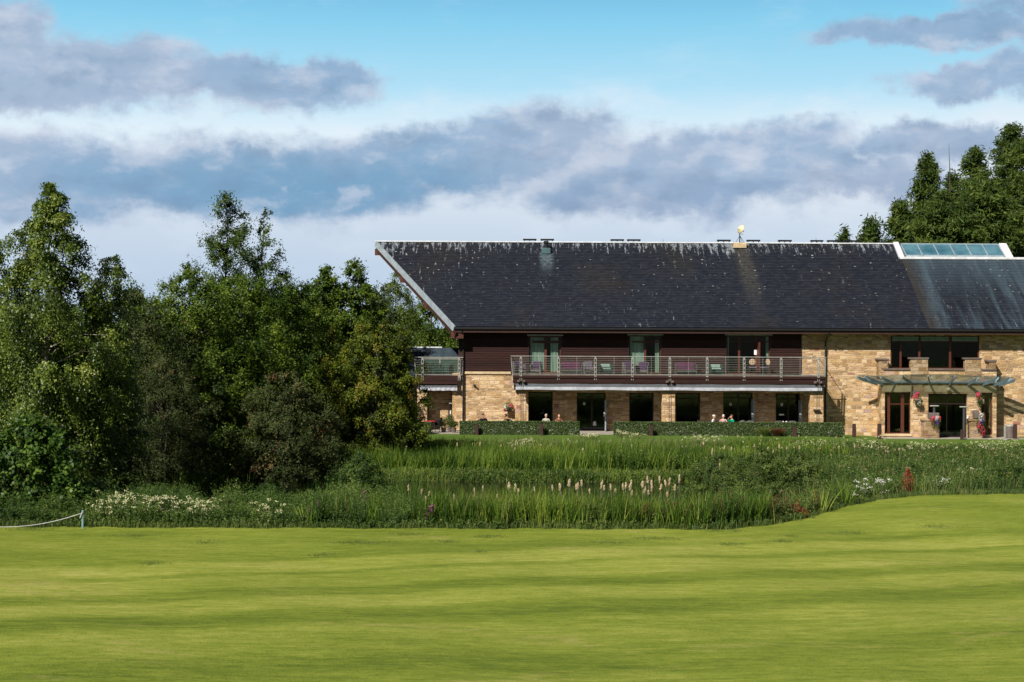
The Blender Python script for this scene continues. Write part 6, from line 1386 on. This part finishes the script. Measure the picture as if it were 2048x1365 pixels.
def person(label, loc, rz, top, stripe, skin, hair, hairstyle, pose='table', lean=.12, headyaw=0.0, scale=1.0, sleeves='long'):
    """seated, facing -y locally; seat height 0.45"""
    root = thing('person', label, 'person', loc, 'people sitting on the terrace', rz); root.scale = (scale,) * 3
    hy = -lean * .55; sh = 1.02; hd = Vector((0, hy - .04, 1.22))
    def arm(s_):
        S_ = (s_ * .185, hy + .01, sh - .03)
        if pose == 'table': return [S_, (s_ * .25, hy - .06, .78), (s_ * .16, hy - .30, .76), (s_ * .12, hy - .37, .765)]
        if pose == 'face' and s_ > 0: return [S_, (.27, hy - .16, .84), (.10, hy - .20, 1.07), (.07, hy - .17, 1.13)]
        if pose == 'phone' and s_ < 0: return [S_, (-.24, hy - .18, .86), (-.16, hy - .20, 1.08), (-.13, hy - .15, 1.15)]
        return [S_, (s_ * .24, hy - .04, .77), (s_ * .15, hy - .26, .68), (s_ * .12, hy - .33, .68)]
    aR = {s_: [0.058, .042, .030, .026] for s_ in (1, -1)}
    def build(parts, grow=1.0):
        nodes = [((0, .02, .50), .13 * grow, .11 * grow)]; edges = []
        def add(p, r, par, r2=None): nodes.append((p, r * grow, (r2 or r) * grow)); edges.append((par, len(nodes) - 1)); return len(nodes) - 1
        w = add((0, hy * .4 + .01, .68), .125, 0, .10); ch = add((0, hy * .85, .90), .14, w, .105)
        if 'neck' in parts:
            nk = add((0, hy, 1.04), .062, ch); add((0, hy - .015, 1.12), .055, nk)
        for s_ in (1, -1):
            if 'arms' in parts:
                A_ = arm(s_); k = add((s_ * .11, hy, sh - .04), .075, ch)
                lim = 4 if 'hands' in parts else (4 if sleeves == 'long' else 2)
                for j in range(lim - (0 if 'hands' in parts else (1 if sleeves == 'long' else 0))):
                    p = A_[j]
                    if not 'hands' in parts and sleeves != 'long' and j == 1: p = tuple((Vector(A_[0]) * .4 + Vector(A_[1]) * .6))
                    k = add(p, aR[s_][j], k)
            if 'legs' in parts:
                k = add((s_ * .10, -.02, .49), .085, 0); k = add((s_ * .12, -.25, .50), .075, k); k = add((s_ * .13, -.44, .49), .058, k); k = add((s_ * .13, -.45, .28), .052, k); k = add((s_ * .13, -.44, .09), .036, k)
                if 'feet' in parts: k = add((s_ * .14, -.52, .04), .036, k); add((s_ * .145, -.60, .035), .030, k)
        return nodes, edges
    Rh = Euler((math.radians(-12 if pose != 'phone' else 0), 0, headyaw)).to_matrix()
    def extra(bm):
        ell(bm, hd, (.076, .095, .118), Rh); ell(bm, hd + Rh @ Vector((0, -.025, -.055)), (.055, .065, .062), Rh)     # skull and jaw
        ell(bm, hd + Rh @ Vector((0, -.10, -.015)), (.014, .022, .026), Rh, 10)                                        # nose
        for s_ in (-1, 1):
            ell(bm, hd + Rh @ Vector((s_ * .078, .005, -.005)), (.012, .022, .032), Rh, 10)
            ell(bm, hd + Rh @ Vector((s_ * .030, -.088, .030)), (.022, .010, .008), Rh, 8)                              # brow
        ell(bm, hd + Rh @ Vector((0, -.088, -.062)), (.026, .010, .007), Rh, 8)                                        # lips
        for s_ in (1, -1):
            A_ = arm(s_); a, b_ = Vector(A_[2]), Vector(A_[3]); t = (b_ - a).normalized(); up_ = Vector((0, 0, 1)) if abs(t.z) < .8 else Vector((0, -1, 0)); sd_ = t.cross(up_).normalized(); up_ = sd_.cross(t)
            Rm = Matrix((sd_, t, up_)).transposed(); pc = b_ + t * .05; ell(bm, pc, (.042, .052, .016), Rm, 12)
            for j in range(4):
                o_ = (-1.5 + j) * .019; ln = (.034, .040, .038, .030)[j]; k0 = pc + sd_ * o_ + t * .048; k1 = k0 + t * ln * .8 - up_ * .010; k2 = k1 + t * ln * .5 - up_ * .022
                for q0, q1 in ((k0, k1), (k1, k2)):
                    for u in (0, .33, .66, 1): ell(bm, q0.lerp(q1, u), (.0088,) * 3, None, 8)
            th0 = pc - sd_ * .036 * s_ * 1 - t * .02
            for u in (0, .3, .6, 1): ell(bm, th0 + (t * .05 - sd_ * .024 * s_ - up_ * .012) * u, (.0105,) * 3, None, 8)
    nd, ed = build({'neck', 'arms', 'hands', 'legs', 'feet'}, .93); me = skin_mesh(nd, ed, .0105, extra); me.name = 'body'; me.materials.clear(); me.materials.append(skin)
    for p in me.polygons: p.use_smooth = True
    o = bpy.data.objects.new('body', me); C.objects.link(o); o.parent = root
    def cl(name, parts, mt, grow, cut=None):
        nd, ed = build(parts, grow); me = skin_mesh(nd, ed, 0.016)
        if cut:
            bm = bmesh.new(); bm.from_mesh(me); bmesh.ops.delete(bm, geom=[v for v in bm.verts if cut(v.co)], context='VERTS'); bm.to_mesh(me); bm.free()
        me.materials.clear(); me.materials.append(mt)
        for p in me.polygons: p.use_smooth = True
        o = bpy.data.objects.new(name, me); C.objects.link(o); o.parent = root; m_ = o.modifiers.new('thick', 'SOLIDIFY'); m_.thickness = .006
    cl('shirt', {'arms'}, cloth('shirt_cloth', top, stripe), 1.10, lambda c_: c_.z < .47)
    cl('trousers', {'legs'}, cloth('trouser_cloth', (.03, .035, .05)), 1.14, lambda c_: c_.z > .58 or c_.z < .10)
    # hair
    bm = bmesh.new(); ell(bm, hd + Rh @ Vector((0, .014, .024)), (.095, .112, .124), Rh, 24)
    low = {'short': -.02, 'bob': -.09, 'bald': .2, 'cap': .035}[hairstyle]; Ri = Rh.inverted()
    def keep(v):
        p = Ri @ (v.co - hd); 
        if hairstyle == 'cap': return p.z > .035
        return p.z > .050 or (p.y > -.035 + .2 * max(0, -.0 - p.z) and p.z > low)
    bmesh.ops.delete(bm, geom=[v for v in bm.verts if not keep(v)], context='VERTS')
    for v in bm.verts: v.co += Vector((0, 0, 1)) * .004 * math.sin(v.co.x * 160) * math.cos(v.co.y * 150)
    if hairstyle == 'cap': ell(bm, hd + Rh @ Vector((0, -.115, .045)), (.065, .055, .010), Rh, 12)
    if hairstyle != 'bald':
        me = bpy.data.meshes.new('hair'); bm.to_mesh(me); me.materials.append(hair)
        for p in me.polygons: p.use_smooth = True
        o = bpy.data.objects.new('cap' if hairstyle == 'cap' else 'hair', me); C.objects.link(o); o.parent = root; o.modifiers.new('thick', 'SOLIDIFY').thickness = .012
    bm.free()
    bm = bmesh.new()
    for s_ in (-1, 1): ell(bm, hd + Rh @ Vector((s_ * .030, -.084, .010)), (.012, .008, .007), Rh, 8)
    me = bpy.data.meshes.new('eyes'); bm.to_mesh(me); bm.free(); me.materials.append(M['black']); o = bpy.data.objects.new('eyes', me); C.objects.link(o); o.parent = root
sk1 = skinmat('fair_skin', (.50, .31, .23)); sk2 = skinmat('ruddy_skin', (.50, .27, .19)); sk3 = skinmat('tanned_skin', (.36, .19, .12))
grey = mat('grey_hair', (.45, .43, .40), .8); dark = mat('dark_hair', (.025, .018, .014), .7); capm = mat('cream_cap', (.62, .56, .45), .8)
def sit(px, pyt, Y): x, z = W(px, pyt, Y); return (x, Y, .012), (z - .012) / 1.345
for (px, pyt, Y, rz, lab, top, st, sk_, hr, hs, po, hy_) in (
    (965, 831, -3.3, .5, 'person in black raising a hand to a cap-shaded face, in front of the stone wall', (.02, .02, .025), None, sk3, dark, 'cap', 'face', .3),
    (1014, 835, -3.3, -1.3, 'dark-haired person in profile just below the flower basket', (.10, .07, .05), None, sk3, dark, 'short', 'table', -.2),
    (1092, 832, -3.2, .1, 'grey-haired person in a pale shirt in front of the first dark window', (.55, .55, .45), (.35, .38, .32), sk1, grey, 'short', 'table', 0),
    (1117, 835.5, -3.3, .3, 'bald person of whom little more than the head shows above the left hedge', (.30, .12, .08), None, sk2, grey, 'bald', 'table', .1),
    (1425, 834, -3.3, 1.1, 'person in a white shirt and cream cap sitting side-on behind the long hedge', (.80, .80, .82), (.7, .72, .78), sk1, capm, 'cap', 'table', .2),
    (1446.5, 836, -3.0, 0, 'white-haired person in a red and white patterned top behind the long hedge', (.65, .55, .50), (.55, .12, .12), sk1, mat('white_hair', (.70, .68, .62), .8), 'short', 'table', 0),
    (1466, 839.5, -3.3, -1.1, 'person in a bright green top holding a hand up beside the face', (.0, .30, .17), None, sk2, mat('ginger_brown_hair', (.16, .06, .03), .7), 'short', 'phone', -.2)):
    loc, sc = sit(px, pyt, Y); person(lab, loc, rz, top, st, sk_, hr, hs, po, .15, hy_, max(.88, min(sc, 1.16)), 'long' if po != 'table' else 'short')
